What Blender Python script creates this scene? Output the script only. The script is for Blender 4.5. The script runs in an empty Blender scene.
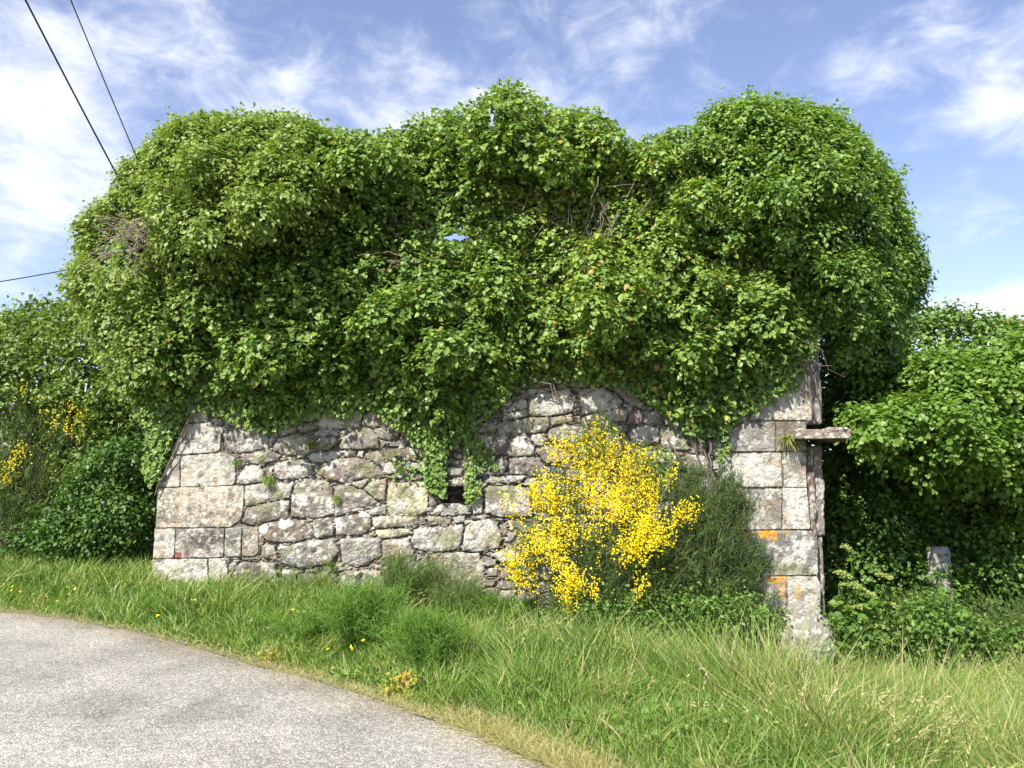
import bpy, math, random
import numpy as np
from mathutils import Vector

rng = np.random.default_rng(11)
random.seed(11)
scene = bpy.context.scene
COL = scene.collection
R = math.radians

# ---------------------------------------------------------------- camera
H = 1.55
F = 800.0
PITCH = math.atan((470 - 384) / F)
cam = bpy.data.cameras.new('camera')
cam.sensor_width = 36.0
cam.lens = F / 1024 * 36.0
cam.clip_end = 3000
co = bpy.data.objects.new('camera', cam)
co.location = (0, 0, H)
co.rotation_euler = (math.pi / 2 + PITCH, 0, 0)
COL.objects.link(co)
scene.camera = co


def rays(px, py):
    px = np.asarray(px, float); py = np.asarray(py, float)
    a = (px - 512) / F; b = (384 - py) / F
    cp, sp = math.cos(PITCH), math.sin(PITCH)
    return np.stack([a + 0 * b, cp - b * sp + 0 * a, sp + b * cp + 0 * a], -1)


def P(px, py, D):
    r = rays(px, py)
    s = np.asarray(D, float) / r[..., 1]
    return r * s[..., None] + np.array([0, 0, H])


def ground_hit(px, py, z=0.0):
    r = rays(px, py)
    s = (z - H) / r[..., 2]
    return r * s[..., None] + np.array([0, 0, H])


def project(p):
    q = np.asarray(p) - np.array([0, 0, H])
    cp, sp = math.cos(PITCH), math.sin(PITCH)
    f = q[..., 1] * cp + q[..., 2] * sp
    u = -q[..., 1] * sp + q[..., 2] * cp
    f = np.maximum(f, 1e-3)
    return 512 + F * q[..., 0] / f, 384 - F * u / f


# ---------------------------------------------------------------- helpers
def tag(o, label=None, cat=None, group=None, kind=None):
    if label: o['label'] = label
    if cat: o['category'] = cat
    if group: o['group'] = group
    if kind: o['kind'] = kind
    return o


def empty(name, loc=(0, 0, 0)):
    o = bpy.data.objects.new(name, None)
    o.location = [float(v) for v in loc]
    o.empty_display_size = 0.2
    COL.objects.link(o)
    return o


def mesh(name, v, f, mat, parent=None, attrs=None, smooth=False, cattr=None):
    """v (N,3) world coordinates, f (M,k) indices; attrs per-face floats, cattr per-vertex rgb."""
    v = np.asarray(v, np.float32); f = np.asarray(f, np.int32)
    off = np.zeros(3, np.float32)
    if parent is not None:
        off = np.array(parent.matrix_basis.translation, np.float32)
        if parent.parent is not None:
            off = off + np.array(parent.parent.matrix_basis.translation, np.float32)
    v = v - off
    me = bpy.data.meshes.new(name)
    k = f.shape[1]
    me.vertices.add(len(v)); me.vertices.foreach_set('co', v.ravel())
    me.loops.add(f.size); me.loops.foreach_set('vertex_index', f.ravel())
    me.polygons.add(len(f))
    me.polygons.foreach_set('loop_start', np.arange(0, f.size, k, dtype=np.int32))
    try:
        me.polygons.foreach_set('loop_total', np.full(len(f), k, np.int32))
    except Exception:
        pass
    me.update(calc_edges=True)
    me.polygons.foreach_set('use_smooth', np.full(len(f), bool(smooth)))
    if attrs:
        for n, a in attrs.items():
            at = me.attributes.new(n, 'FLOAT', 'FACE')
            at.data.foreach_set('value', np.asarray(a, np.float32))
    if cattr is not None:
        at = me.attributes.new('col', 'FLOAT_COLOR', 'POINT')
        c4 = np.ones((len(v), 4), np.float32); c4[:, :3] = cattr
        at.data.foreach_set('color', c4.ravel())
    if mat is not None:
        me.materials.append(mat)
    o = bpy.data.objects.new(name, me)
    COL.objects.link(o)
    if parent is not None:
        o.parent = parent
    return o


def hsh(i, j, s):
    h = (i.astype(np.int64) * 374761393 + j.astype(np.int64) * 668265263 + s * 974711) & 0xFFFFFFFF
    h = ((h ^ (h >> 13)) * 1274126177) & 0xFFFFFFFF
    h = (h ^ (h >> 16)) & 0xFFFFFFFF
    return h / 4294967295.0


def vn(x, y, s=0):
    x = np.asarray(x, float); y = np.asarray(y, float)
    i = np.floor(x); j = np.floor(y)
    u = x - i; w = y - j
    u = u * u * (3 - 2 * u); w = w * w * (3 - 2 * w)
    a = hsh(i, j, s); b = hsh(i + 1, j, s); c = hsh(i, j + 1, s); d = hsh(i + 1, j + 1, s)
    return (a * (1 - u) + b * u) * (1 - w) + (c * (1 - u) + d * u) * w


def fbm(x, y, s=0, o=4):
    t = 0; a = .5; n = 0
    for k in range(o):
        t = t + a * vn(x * 2 ** k + 17 * k, y * 2 ** k - 9 * k, s + k); n += a; a *= .5
    return t / n


def ss(a, b, x):
    t = np.clip((np.asarray(x, float) - a) / (b - a), 0, 1)
    return t * t * (3 - 2 * t)


def nz(v):
    return v / np.maximum(np.linalg.norm(v, axis=-1, keepdims=True), 1e-9)


def poly_sd(px, py, poly):
    """signed distance, positive inside"""
    poly = np.asarray(poly, float)
    a = poly; b = np.roll(poly, -1, 0)
    d2 = np.full(px.shape, 1e18); ins = np.zeros(px.shape, bool)
    for (ax, ay), (bx, by) in zip(a, b):
        ex, ey = bx - ax, by - ay
        wx, wy = px - ax, py - ay
        t = np.clip((wx * ex + wy * ey) / (ex * ex + ey * ey + 1e-12), 0, 1)
        d2 = np.minimum(d2, (wx - ex * t) ** 2 + (wy - ey * t) ** 2)
        c = ((ay > py) != (by > py))
        with np.errstate(divide='ignore', invalid='ignore'):
            xi = ex * (py - ay) / (ey if ey else 1e-12) + ax
        ins ^= (c & (px < xi))
    d = np.sqrt(d2)
    return np.where(ins, d, -d)


# ---------------------------------------------------------------- materials
def newmat(name):
    m = bpy.data.materials.new(name); m.use_nodes = True
    nt = m.node_tree; nt.nodes.clear()
    return m, nt


def N(nt, t, **kw):
    n = nt.nodes.new(t)
    for k, v in kw.items():
        if k.startswith('i_'):
            n.inputs[k[2:].replace('_', ' ')].default_value = v
        else:
            setattr(n, k, v)
    return n


def ramp(nt, stops, interp='LINEAR'):
    r = nt.nodes.new('ShaderNodeValToRGB')
    cr = r.color_ramp; cr.interpolation = interp
    while len(cr.elements) < len(stops): cr.elements.new(0.5)
    for e, (p, c) in zip(cr.elements, stops):
        e.position = p; e.color = (*c, 1)
    return r


def leafmat(name, stops, rough=0.42, trans=0.3, spec=0.45, tcol=1.0):
    m, nt = newmat(name); L = nt.links
    at = N(nt, 'ShaderNodeAttribute', attribute_name='tint')
    r = ramp(nt, stops); L.new(at.outputs['Fac'], r.inputs[0])
    pb = N(nt, 'ShaderNodeBsdfPrincipled'); pb.inputs['Roughness'].default_value = rough
    pb.inputs['Specular IOR Level'].default_value = spec
    tr = N(nt, 'ShaderNodeBsdfTranslucent')
    mx = N(nt, 'ShaderNodeMixShader'); mx.inputs[0].default_value = trans
    out = N(nt, 'ShaderNodeOutputMaterial')
    hs = N(nt, 'ShaderNodeMix', data_type='RGBA', blend_type='MULTIPLY')
    hs.inputs[0].default_value = 1.0
    hs.inputs[7].default_value = (1.35 * tcol, 1.45 * tcol, .6 * tcol, 1)
    L.new(r.outputs[0], pb.inputs['Base Color'])
    L.new(r.outputs[0], hs.inputs[6]); L.new(hs.outputs[2], tr.inputs['Color'])
    L.new(pb.outputs[0], mx.inputs[1]); L.new(tr.outputs[0], mx.inputs[2])
    L.new(mx.outputs[0], out.inputs[0])
    return m


def plainmat(name, c1, c2, scale=8, rough=.85, bump=.3, detail=6, bscale=None):
    m, nt = newmat(name); L = nt.links
    tc = N(nt, 'ShaderNodeTexCoord')
    n = N(nt, 'ShaderNodeTexNoise'); n.inputs['Scale'].default_value = scale; n.inputs['Detail'].default_value = detail
    L.new(tc.outputs['Object'], n.inputs['Vector'])
    r = ramp(nt, [(.3, c1), (.7, c2)]); L.new(n.outputs[0], r.inputs[0])
    pb = N(nt, 'ShaderNodeBsdfPrincipled'); pb.inputs['Roughness'].default_value = rough
    pb.inputs['Specular IOR Level'].default_value = .25
    L.new(r.outputs[0], pb.inputs['Base Color'])
    n2 = N(nt, 'ShaderNodeTexNoise'); n2.inputs['Scale'].default_value = bscale or scale * 6; n2.inputs['Detail'].default_value = 5
    L.new(tc.outputs['Object'], n2.inputs['Vector'])
    b = N(nt, 'ShaderNodeBump'); b.inputs['Strength'].default_value = bump; b.inputs['Distance'].default_value = .02
    L.new(n2.outputs[0], b.inputs['Height']); L.new(b.outputs[0], pb.inputs['Normal'])
    out = N(nt, 'ShaderNodeOutputMaterial'); L.new(pb.outputs[0], out.inputs[0])
    return m


def stonemat():
    m, nt = newmat('lichen_granite'); L = nt.links
    tc = N(nt, 'ShaderNodeTexCoord')
    at = N(nt, 'ShaderNodeAttribute', attribute_name='col')
    n = N(nt, 'ShaderNodeTexNoise'); n.inputs['Scale'].default_value = 60; n.inputs['Detail'].default_value = 8
    n.inputs['Roughness'].default_value = .7
    L.new(tc.outputs['Object'], n.inputs['Vector'])
    r = ramp(nt, [(.28, (.55, .53, .5)), (.5, (1, 1, 1)), (.72, (1.3, 1.3, 1.28))]); L.new(n.outputs[0], r.inputs[0])
    mx = N(nt, 'ShaderNodeMix', data_type='RGBA', blend_type='MULTIPLY'); mx.inputs[0].default_value = 1
    L.new(at.outputs['Color'], mx.inputs[6]); L.new(r.outputs[0], mx.inputs[7])
    pb = N(nt, 'ShaderNodeBsdfPrincipled'); pb.inputs['Roughness'].default_value = .92
    pb.inputs['Specular IOR Level'].default_value = .2
    L.new(mx.outputs[2], pb.inputs['Base Color'])
    n2 = N(nt, 'ShaderNodeTexNoise'); n2.inputs['Scale'].default_value = 95; n2.inputs['Detail'].default_value = 6
    L.new(tc.outputs['Object'], n2.inputs['Vector'])
    b = N(nt, 'ShaderNodeBump'); b.inputs['Strength'].default_value = .55; b.inputs['Distance'].default_value = .012
    L.new(n2.outputs[0], b.inputs['Height']); L.new(b.outputs[0], pb.inputs['Normal'])
    out = N(nt, 'ShaderNodeOutputMaterial'); L.new(pb.outputs[0], out.inputs[0])
    return m


M_stone = stonemat()
M_ivy = leafmat('ivy_leaf', [(0, (.050, .102, .022)), (.35, (.118, .208, .040)), (.65, (.212, .312, .066)),
                             (.85, (.240, .330, .050)), (.94, (.42, .38, .06)), (1, (.34, .16, .06))], rough=.40, trans=.30, spec=.36)
M_crown = leafmat('crown_leaf', [(0, (.052, .094, .020)), (.35, (.120, .190, .036)), (.65, (.215, .290, .062)), (.88, (.27, .33, .075)), (1, (.36, .38, .10))], rough=.42, trans=.28, spec=.34)
M_ivyb = leafmat('ivy_leaf_green', [(0, (.044, .090, .020)), (.35, (.104, .192, .038)), (.65, (.186, .292, .060)),
                                    (.85, (.225, .345, .055)), (1, (.33, .38, .08))], rough=.40, trans=.30, spec=.36)
M_olive = leafmat('olive_leaf', [(0, (.030, .058, .010)), (.4, (.100, .170, .028)), (.75, (.185, .265, .050)),
                                 (1, (.22, .26, .06))], rough=.45, trans=.3)
M_vine = leafmat('vine_leaf', [(0, (.055, .12, .018)), (.5, (.155, .27, .040)), (1, (.29, .39, .09))], rough=.42, trans=.4)
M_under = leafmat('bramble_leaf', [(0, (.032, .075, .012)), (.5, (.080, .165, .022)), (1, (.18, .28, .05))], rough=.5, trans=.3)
M_grass = leafmat('grass_blade', [(0, (.060, .125, .020)), (.35, (.125, .225, .035)), (.65, (.215, .315, .065)),
                                  (.85, (.36, .38, .13)), (1, (.52, .42, .24))], rough=.5, trans=.35, spec=.3)
M_broomg = leafmat('broom_shoot', [(0, (.034, .056, .016)), (.5, (.072, .115, .030)), (1, (.14, .20, .05))], rough=.6, trans=.15, spec=.2)
M_fennel = leafmat('fennel_frond', [(0, (.06, .14, .02)), (.5, (.14, .26, .04)), (1, (.24, .36, .08))], rough=.6, trans=.3, spec=.2)
M_yellow = leafmat('broom_petal', [(0, (.78, .56, .006)), (.5, (.88, .70, .012)), (1, (.90, .80, .07))], rough=.6, trans=.25, spec=.2)
M_twig = plainmat('bark', (.10, .075, .05), (.22, .18, .14), 20)
M_grey = plainmat('dead_twig', (.20, .15, .12), (.33, .26, .22), 20)
M_dry = leafmat('dry_plant', [(0, (.22, .08, .03)), (.5, (.38, .18, .07)), (1, (.50, .34, .16))], rough=.8, trans=.2, spec=.1)
M_cable = plainmat('cable_rubber', (.02, .02, .022), (.04, .04, .045), 20, rough=.6)
M_gravel = plainmat('gravel', (.14, .13, .11), (.34, .32, .28), 14)
M_soil = plainmat('soil', (.045, .045, .018), (.10, .10, .035), 5, bump=.8)
M_tile = plainmat('roof_tile', (.30, .13, .08), (.45, .24, .16), 9)

# ---------------------------------------------------------------- ground
ex_px = [(0, 611), (60, 618), (130, 631), (200, 649), (280, 671), (350, 691), (420, 714), (480, 735), (560, 768)]
E = [ground_hit(a, b) for a, b in ex_px]
EX = np.array([-60, -30, -16, -9.5] + [e[0] for e in E] + [1.9, 4.5, 10, 40.])
EY = np.array([19, 15.2, 12.2, 10.15] + [e[1] for e in E] + [2.2, -1.0, -9, -55.])


def dedge(x, y):
    x = np.asarray(x, float)
    e = np.interp(x, EX, EY); e1 = np.interp(x + .4, EX, EY); e0 = np.interp(x - .4, EX, EY)
    sl = (e1 - e0) / .8
    return (y - e) / np.sqrt(1 + sl * sl)


def gz(x, y):
    x = np.asarray(x, float); y = np.asarray(y, float)
    d = dedge(x, y)
    z = -0.68 * ss(-4.3, 3.6, x) * ss(.3, 3.6, d) + .07 * ss(.2, 1.5, d) * ss(-2.5, -4.2, x)
    z = z + ss(.1, 1.2, d) * (fbm(x * .9, y * .9, 3) - .5) * .10
    z = z - .03 + .03 * ss(0, .5, d)
    z = np.where(d < -.05, -.04 - .02 * ss(-.05, -.3, d), z)
    return z


def axis_vals(lo, hi, a, b, step):
    fine = np.arange(a, b + 1e-6, step)
    left = a - np.geomspace(step * 1.5, a - lo, 26)[::-1]
    right = b + np.geomspace(step * 1.5, hi - b, 26)
    return np.concatenate([left, fine, right])


gx = axis_vals(-900, 900, -9, 9, .09); gy = axis_vals(-900, 1400, 1.0, 13, .09)
GX, GY = np.meshgrid(gx, gy)
gv = np.stack([GX, GY, gz(GX, GY)], -1).reshape(-1, 3)


def gridfaces(nr, nc):
    i = np.arange(nr - 1)[:, None] * nc + np.arange(nc - 1)[None]
    return np.stack([i, i + 1, i + nc + 1, i + nc], -1).reshape(-1, 4)


g = mesh('ground', gv, gridfaces(len(gy), len(gx)), M_soil, smooth=True)
tag(g, 'earth of the grassy verge falling gently to the right of the lane', 'ground', kind='structure')

# road
def roadmat():
    m, nt = newmat('worn_asphalt'); L = nt.links
    tc = N(nt, 'ShaderNodeTexCoord')
    vo = N(nt, 'ShaderNodeTexVoronoi'); vo.inputs['Scale'].default_value = 95
    L.new(tc.outputs['Object'], vo.inputs['Vector'])
    sep = N(nt, 'ShaderNodeSeparateColor'); L.new(vo.outputs['Color'], sep.inputs[0])
    r = ramp(nt, [(0, (.22, .216, .20)), (.35, (.29, .285, .265)), (.75, (.36, .352, .33)), (1, (.56, .55, .51))])
    L.new(sep.outputs[0], r.inputs[0])
    n = N(nt, 'ShaderNodeTexNoise'); n.inputs['Scale'].default_value = 1.4; n.inputs['Detail'].default_value = 8
    L.new(tc.outputs['Object'], n.inputs['Vector'])
    r2 = ramp(nt, [(.3, (.78, .77, .76)), (.7, (1.16, 1.15, 1.12))]); L.new(n.outputs[0], r2.inputs[0])
    n3 = N(nt, 'ShaderNodeTexNoise'); n3.inputs['Scale'].default_value = 22; n3.inputs['Detail'].default_value = 5
    L.new(tc.outputs['Object'], n3.inputs['Vector'])
    r3 = ramp(nt, [(.32, (.78, .775, .76)), (.6, (1.08, 1.07, 1.05))]); L.new(n3.outputs[0], r3.inputs[0])
    mx = N(nt, 'ShaderNodeMix', data_type='RGBA', blend_type='MULTIPLY'); mx.inputs[0].default_value = 1
    mx2 = N(nt, 'ShaderNodeMix', data_type='RGBA', blend_type='MULTIPLY'); mx2.inputs[0].default_value = 1
    L.new(r.outputs[0], mx.inputs[6]); L.new(r2.outputs[0], mx.inputs[7])
    L.new(mx.outputs[2], mx2.inputs[6]); L.new(r3.outputs[0], mx2.inputs[7])
    at = N(nt, 'ShaderNodeAttribute', attribute_name='col')
    mx3 = N(nt, 'ShaderNodeMix', data_type='RGBA', blend_type='MULTIPLY'); mx3.inputs[0].default_value = 1
    L.new(mx2.outputs[2], mx3.inputs[6]); L.new(at.outputs['Color'], mx3.inputs[7])
    pb = N(nt, 'ShaderNodeBsdfPrincipled'); pb.inputs['Roughness'].default_value = .8
    pb.inputs['Specular IOR Level'].default_value = .3
    L.new(mx3.outputs[2], pb.inputs['Base Color'])
    ma = N(nt, 'ShaderNodeMath', operation='ADD')
    ml = N(nt, 'ShaderNodeMath', operation='MULTIPLY'); ml.inputs[1].default_value = -1.6
    L.new(vo.outputs['Distance'], ml.inputs[0])
    L.new(ml.outputs[0], ma.inputs[0]); L.new(n3.outputs[0], ma.inputs[1])
    b = N(nt, 'ShaderNodeBump'); b.inputs['Strength'].default_value = .5; b.inputs['Distance'].default_value = .008
    L.new(ma.outputs[0], b.inputs['Height']); L.new(b.outputs[0], pb.inputs['Normal'])
    out = N(nt, 'ShaderNodeOutputMaterial'); L.new(pb.outputs[0], out.inputs[0])
    return m


M_road = roadmat()
xs = np.concatenate([np.linspace(-60, -9, 40), np.linspace(-8.9, 4.5, 400), np.linspace(4.7, 40, 40)])
ts = np.linspace(0, 1, 80)
ey = np.interp(xs, EX, EY)
sl = (np.interp(xs + .4, EX, EY) - np.interp(xs - .4, EX, EY)) / .8
nx, ny = sl / np.sqrt(1 + sl * sl), -1 / np.sqrt(1 + sl * sl)
jit = (fbm(xs * 5, xs * 0, 5) - .5) * .16
ww = (5.6 * ts ** 1.3)[:, None]
X = xs[None] + nx[None] * (ww - jit[None] * (ts[:, None] < .01)); Y = ey[None] + ny[None] * (ww - jit[None] * (ts[:, None] < .01))
Z = 0.02 * np.sin(np.pi * ts)[:, None] + 0 * X + (fbm(X * .8, Y * .8, 8) - .5) * .02 * ss(0, .15, ts)[:, None]
top = np.stack([X, Y, Z], -1)
skirt = top[:1].copy(); skirt[..., 2] -= .08
top = np.concatenate([skirt, top], 0)
rdist = np.concatenate([[0], 5.6 * ts ** 1.3])[:, None] + 0 * top[..., 0]
rx, ry = top[..., 0], top[..., 1]
trk = .93 - .10 * np.exp(-((rdist - 1.15 - .2 * fbm(rx * .3, ry * .3, 3)) / .28) ** 2) + .05 * np.exp(-((rdist - 1.9) / .4) ** 2)
trk = trk * (.90 + .22 * fbm(rx * 1.1, ry * 1.1, 31, 4)) * (.93 + .14 * fbm(rx * 5, ry * 5, 33, 3))
dirt = ss(.42, .0, rdist + .35 * (fbm(rx * 4, ry * 4, 35, 3) - .5))
stain = ss(.66, .74, fbm(rx * 1.7, ry * 1.7, 37, 4)) * .25
rc = trk[..., None] * (1 - stain[..., None]) * ((1 - dirt[..., None]) * np.array([1.02, 1.0, .96]) + dirt[..., None] * np.array([.86, .78, .62]))
rd = mesh('road', top.reshape(-1, 3), gridfaces(top.shape[0], top.shape[1])[:, ::-1], M_road, smooth=True, cattr=rc.reshape(-1, 3))
tag(rd, 'pale worn asphalt lane curving past the ruin', 'road', kind='structure')

# ---------------------------------------------------------------- wall plane
WA = P(152, 590, 10.3)[:2]; WB = P(820, 640, 9.3)[:2]
WDIR = (WB - WA) / np.linalg.norm(WB - WA)
WN = np.array([WDIR[1], -WDIR[0]])      # towards the camera
WLEN = np.linalg.norm(WB - WA)


def wall_hit(px, py, off=0.0):
    """ray against the wall plane moved `off` metres towards the camera -> world point"""
    r = rays(px, py)
    a = WA + WN * off
    s = (WN @ a) / (r[..., 0] * WN[0] + r[..., 1] * WN[1])
    return r * s[..., None] + np.array([0, 0, H])


def WD(px, py=400):
    return wall_hit(px, py)[..., 1]


def uv(px, py):
    p = wall_hit(px, py)
    return (p[..., 0] - WA[0]) * WDIR[0] + (p[..., 1] - WA[1]) * WDIR[1], p[..., 2]


def wpt(u, v, h):
    return np.stack([WA[0] + WDIR[0] * u + WN[0] * h, WA[1] + WDIR[1] * u + WN[1] * h, v + 0 * u], -1)


# traced stones: (group, colour key, polygon in photo pixels)
S = []
def st(g_, c, *pts): S.append((g_, c, [(pts[i], pts[i + 1]) for i in range(0, len(pts), 2)]))
# left corner
st('L','w',184,423,189,404,206,404,208,421); st('L','w',184,424.6,209,422.6,216,426,220,433,220,449,216,452,169,455)
st('L','w',168,456.5,179.3,456.2,178.8,486.6,157,487,157,480); st('L','w',180.6,456.2,226,453,235,458,235,481,232,485,180.4,486.8)
st('L','y',157,488.6,243,486,243,505,240,520,229,527,156,527.6)
st('L','w',154.5,529.2,174.6,529.2,173.4,558,153,558.4); st('L','g',176.2,529.2,223.6,528.8,223,557,174.8,558)
st('L','g',225,528.8,241,527.6,240.6,556,224.4,557); st('L','g',242.2,527.6,257,528,258,552,253,556,242,556)
st('L','w',152,560,207,559.2,208,604,149,604); st('L','w',209,559,224,558.4,227,566,228,604,209.4,604)
# rubble
st('R','g',222,434,249,427,268,431,268,449,239,453,230,451,222.5,445); st('R','p',241,454,258,451,277,453,278,459,262,464,241,463)
st('R','W',236,478,244,467,259,466,263,474,261,482,242,485,236,483); st('R','g',244,486,262,483,285,484,292,485,288,498,262,502,245,506)
st('R','p',245,509,262,505,280,501,288,502,287,517,270,522,255,526,242,522)
st('R','g',284.5,423,287,415,299,409,317,407,318,419,304,421.5); st('R','g',319,425,322,411.7,333,402,356,402,361,413,359.5,426.5,338,428,322,427)
st('R','g',362.5,425.5,363,415,373,410,390,412,395,426,380,427.5); st('R','p',266,443,272,428,285,425,296,425,295,432,278,438,270,445)
st('R','g',300,423,316,421,316,428,304,431,298,428); st('R','b',273,445.5,279,438,295,434,306,438,308,452,304,455.5,282,454,274,451)
st('R','p',314,449,319,437.5,333,436,338,441.5,326,450); st('R','g',314,434,320,429,328,430,338,434,330,435.6,318,436.5)
st('R','p',339,446,343,438,355,429,369,428,377,438,378,448,356,449,341,449); st('R','g',374,429,383,427.6,398,429,398,437,388,440,380,438)
st('R','g',306,457,317,453,337,452,341,455,325,462,312,461); st('R','r',343,451,355,451.5,355,457,343,456)
st('R','W',358,451,363,452,362,457,357,456); st('R','b',364,455,376,451,382,456,383,461,377,464,367,459.5)
st('R','r',383,451,390,449.5,411,449.5,416,454,415,460,385,460.5); st('R','W',381,464,387,462,394,463,395,473,386,473)
st('R','g',273,464,295,459.5,310,465,313,473,303,478,280,479,275,474)
st('R','p',313,471,325,464,336,460,356,458,376,464.5,384,476,359,479,342,483,330,480,320,475)
st('R','p',294,486,311,478,327,483,332,492,332,512,315,517,290,517,291,503); st('R','g',334,487,348,485,364,491,377,501,376,503,356,511,335,516,334,498)
st('R','b',362,489,373,482,385,479.5,385,490,383,500,375,499); st('R','g',349,483,366,479.5,362,488,356,488)
st('R','Y',386.5,490,391,484,424,482,427,492,427,511,420,515,387,514); st('R','g',370,510,385,505,387,514,372,516)
st('R','r',258,528,265,523,280,521,306,521,312,530,310,538,290,542,268,541,260,535); st('R','p',314,521,333,519,333,535,316,538,312,528)
st('R','p',335,518,350,516,366,512,370,515,370,528,360,535,336,535); st('R','b',372,518,388,516,416,517,418,524,408,527,373,528)
st('R','Y',374,531,387,530,409,529,411,533,395,537,378,538); st('R','b',366,537,373,531,376,536)
st('R','g',276,548,300,543,333,540,338,552,330,563,300,568,283,563); st('R','g',340,540,362,538,378,540,380,556,362,566,342,564)
st('R','b',381,541,408,539,413,550,412,568,384,568); st('R','g',260,545,274,546,278,560,262,556)
st('R','p',231,576,239,563,257,563,259,602,232,602); st('R','b',261,563,275,564,278,602,261,602); st('R','W',227,565,235,563,233,571,228,570)
st('R','p',298,576,335,575,337,608,297,608); st('R','g',339,574,352,571,360,574,360,608,339,608); st('R','g',361.5,572,380,571,385,608,362,608)
st('R','g',282,570,295,572,294,604,281,604); st('R','g',389,572,410,571,427,556,429,600,389,604)
# vent
st('V','r',428.5,493,433,494,437,502.5,429.5,513); st('V','W',430.5,515,441,504,458,503,466,507,467,514,450,515.6)
st('V','w',472,481,481,480,481,513,473,514); st('V','b',446,480.6,470,479.6,470,486,446,487)
st('R','b',427,517,450,517,450,524,429,526); st('R','g',453,517,464,516,464,522,454,522); st('R','b',471,517,490,515,489,518,472,520)
st('R','g',411,542,416,530,429,527,449,527,462,525.5,462.6,533,458,549,432,552.5,414,548)
st('R','W',463,551,464,533,471,521,487,519.5,498,524,502,539,498,548,476,552); st('R','p',498,526,505,524,507,533,502,537)
st('R','W',492,555,505,550,515,552,515,562,500,562); st('R','b',430,554,479,553.5,484,570,480,604,432,604)
st('R','g',484,490,490,485,512,486,530,490,530,515,512,518,486,514); st('R','w',483,483,484,478,512,476,525,475,520,482)
st('R','g',473,473,476,465,488,467,490,474,482,477,474,477); st('R','W',491,467,502,458,507,463,503,473,493,474)
st('R','r',471,450,473,435,484,434.6,508,434.6,507,452,490,456,472,457); st('R','g',509,440,517,436,529,437,533,448,533,455,509,456)
st('R','W',531,436,543,433,546,439,542,445.5,535,444); st('R','p',509,459,533,457.5,543,464,545,476,510,474)
st('R','p',536,451,548,447,565,450,566,462,545,462); st('R','g',547.5,438,549,430,565,425,578,424,586,430,586,438,573,443,557,442)
st('R','b',497,424,526,419,547,417.5,549,422,548,429,541,432,498,433.5); st('R','g',475,428,480,424,496,423,496,433,476,433)
st('R','y',550.6,418,572,414,573,421,552,425); st('R','b',574.4,417,580,415.5,580,422,574.6,423); st('R','y',581.5,419,590,415,603,413,604,418,594,423,583,423)
st('R','g',529,415,530,400,535,395,568,389.5,575,396,572,412,546,416); st('R','g',577.6,391,589,387,617,391,622,402,617,409,583,413)
st('R','W',506,418,508,413,526,410,529,415,508,420); st('R','g',509,409,515,402,527,400,527,407,512,411)
st('R','p',520,398,521,390,552,386,555,388.6,536,393.6,528,397); st('R','p',520,388,523,374,550,374,558,382,552,384.6)
st('R','b',560,385,575,376,600,376,601,385.5,578,387); st('R','g',603,386,615,376,640,380,648,400,640,408,625,400)
st('R','b',605,416,607,411,620,410,628,411,627,420,612,421); st('R','r',629,412,640,411,644,417,641,423,628,424)
st('R','g',614,424,626,426,625,434,616,433); st('R','W',630,436,632,429,643,426,658,428,658,440,646,445,634,443)
st('R','p',645,414,662,408,663,424,647,425); st('R','g',640,449,656,446,658,456,655,465,641,463)
st('R','g',661,428,680,426,686,440,688,450,661,448); st('R','p',690,440,706,441,707,453,693,453)
st('R','g',660,452,678,453,684,470,662,468); st('R','g',687,456,706,456,712,472,690,474); st('R','g',665,410,685,408,690,425,666,425)
st('R','g',690,412,720,410,722,436,710,438,692,434); st('R','g',708,441,722,438,721,452,709,453)
st('R','g',636,470,658,472,658,490,634,488); st('R','p',662,474,690,476,690,500,662,498); st('R','g',692,478,715,476,718,500,694,500)
# right corner
st('Q','g',724,451,728,432,745,423,775,421.6,775,451); st('Q','p',776.6,422,806,421.6,806,450.6,776.6,451)
st('Q','W',750,419.6,762,390,780,352,794,330,812,330,812,420); st('Q','W',720,461,724,455,781,453,782.4,486.6,735,487,722,478)
st('Q','W',784,452.6,806,452.6,807,487,784.4,487); st('Q','g',741,490.6,781.4,489.4,781.4,529,745,530); st('Q','g',700,503,739,491,742,530,700,530)
st('Q','W',783,488.6,809,489,810,529,783,529.2); st('Q','G',744,531.6,811,531,818,540,818,575,738,575.6)
st('Q','G',748,578,785.6,577.2,786,612,748,612); st('Q','W',788,577,817,577,821,585,820,615,789,614); st('Q','g',700,534,741,533,736,576,700,576)
st('Q','g',700,580,746,578,746,612,700,612); st('Q','g',742,615,784,615,786,680,740,680); st('Q','g',787,617,820,617,820,690,788,690)

PAL = {'w': (.48, .46, .39), 'W': (.38, .365, .31), 'g': (.27, .255, .22), 'G': (.27, .26, .235), 'y': (.37, .335, .255),
       'Y': (.43, .42, .27), 'b': (.30, .275, .20), 'p': (.225, .200, .170), 'r': (.215, .170, .135)}
LICH = {'w': .25, 'W': .75, 'g': .5, 'G': .7, 'y': .3, 'Y': .1, 'b': .25, 'p': .25, 'r': .15}

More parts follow.
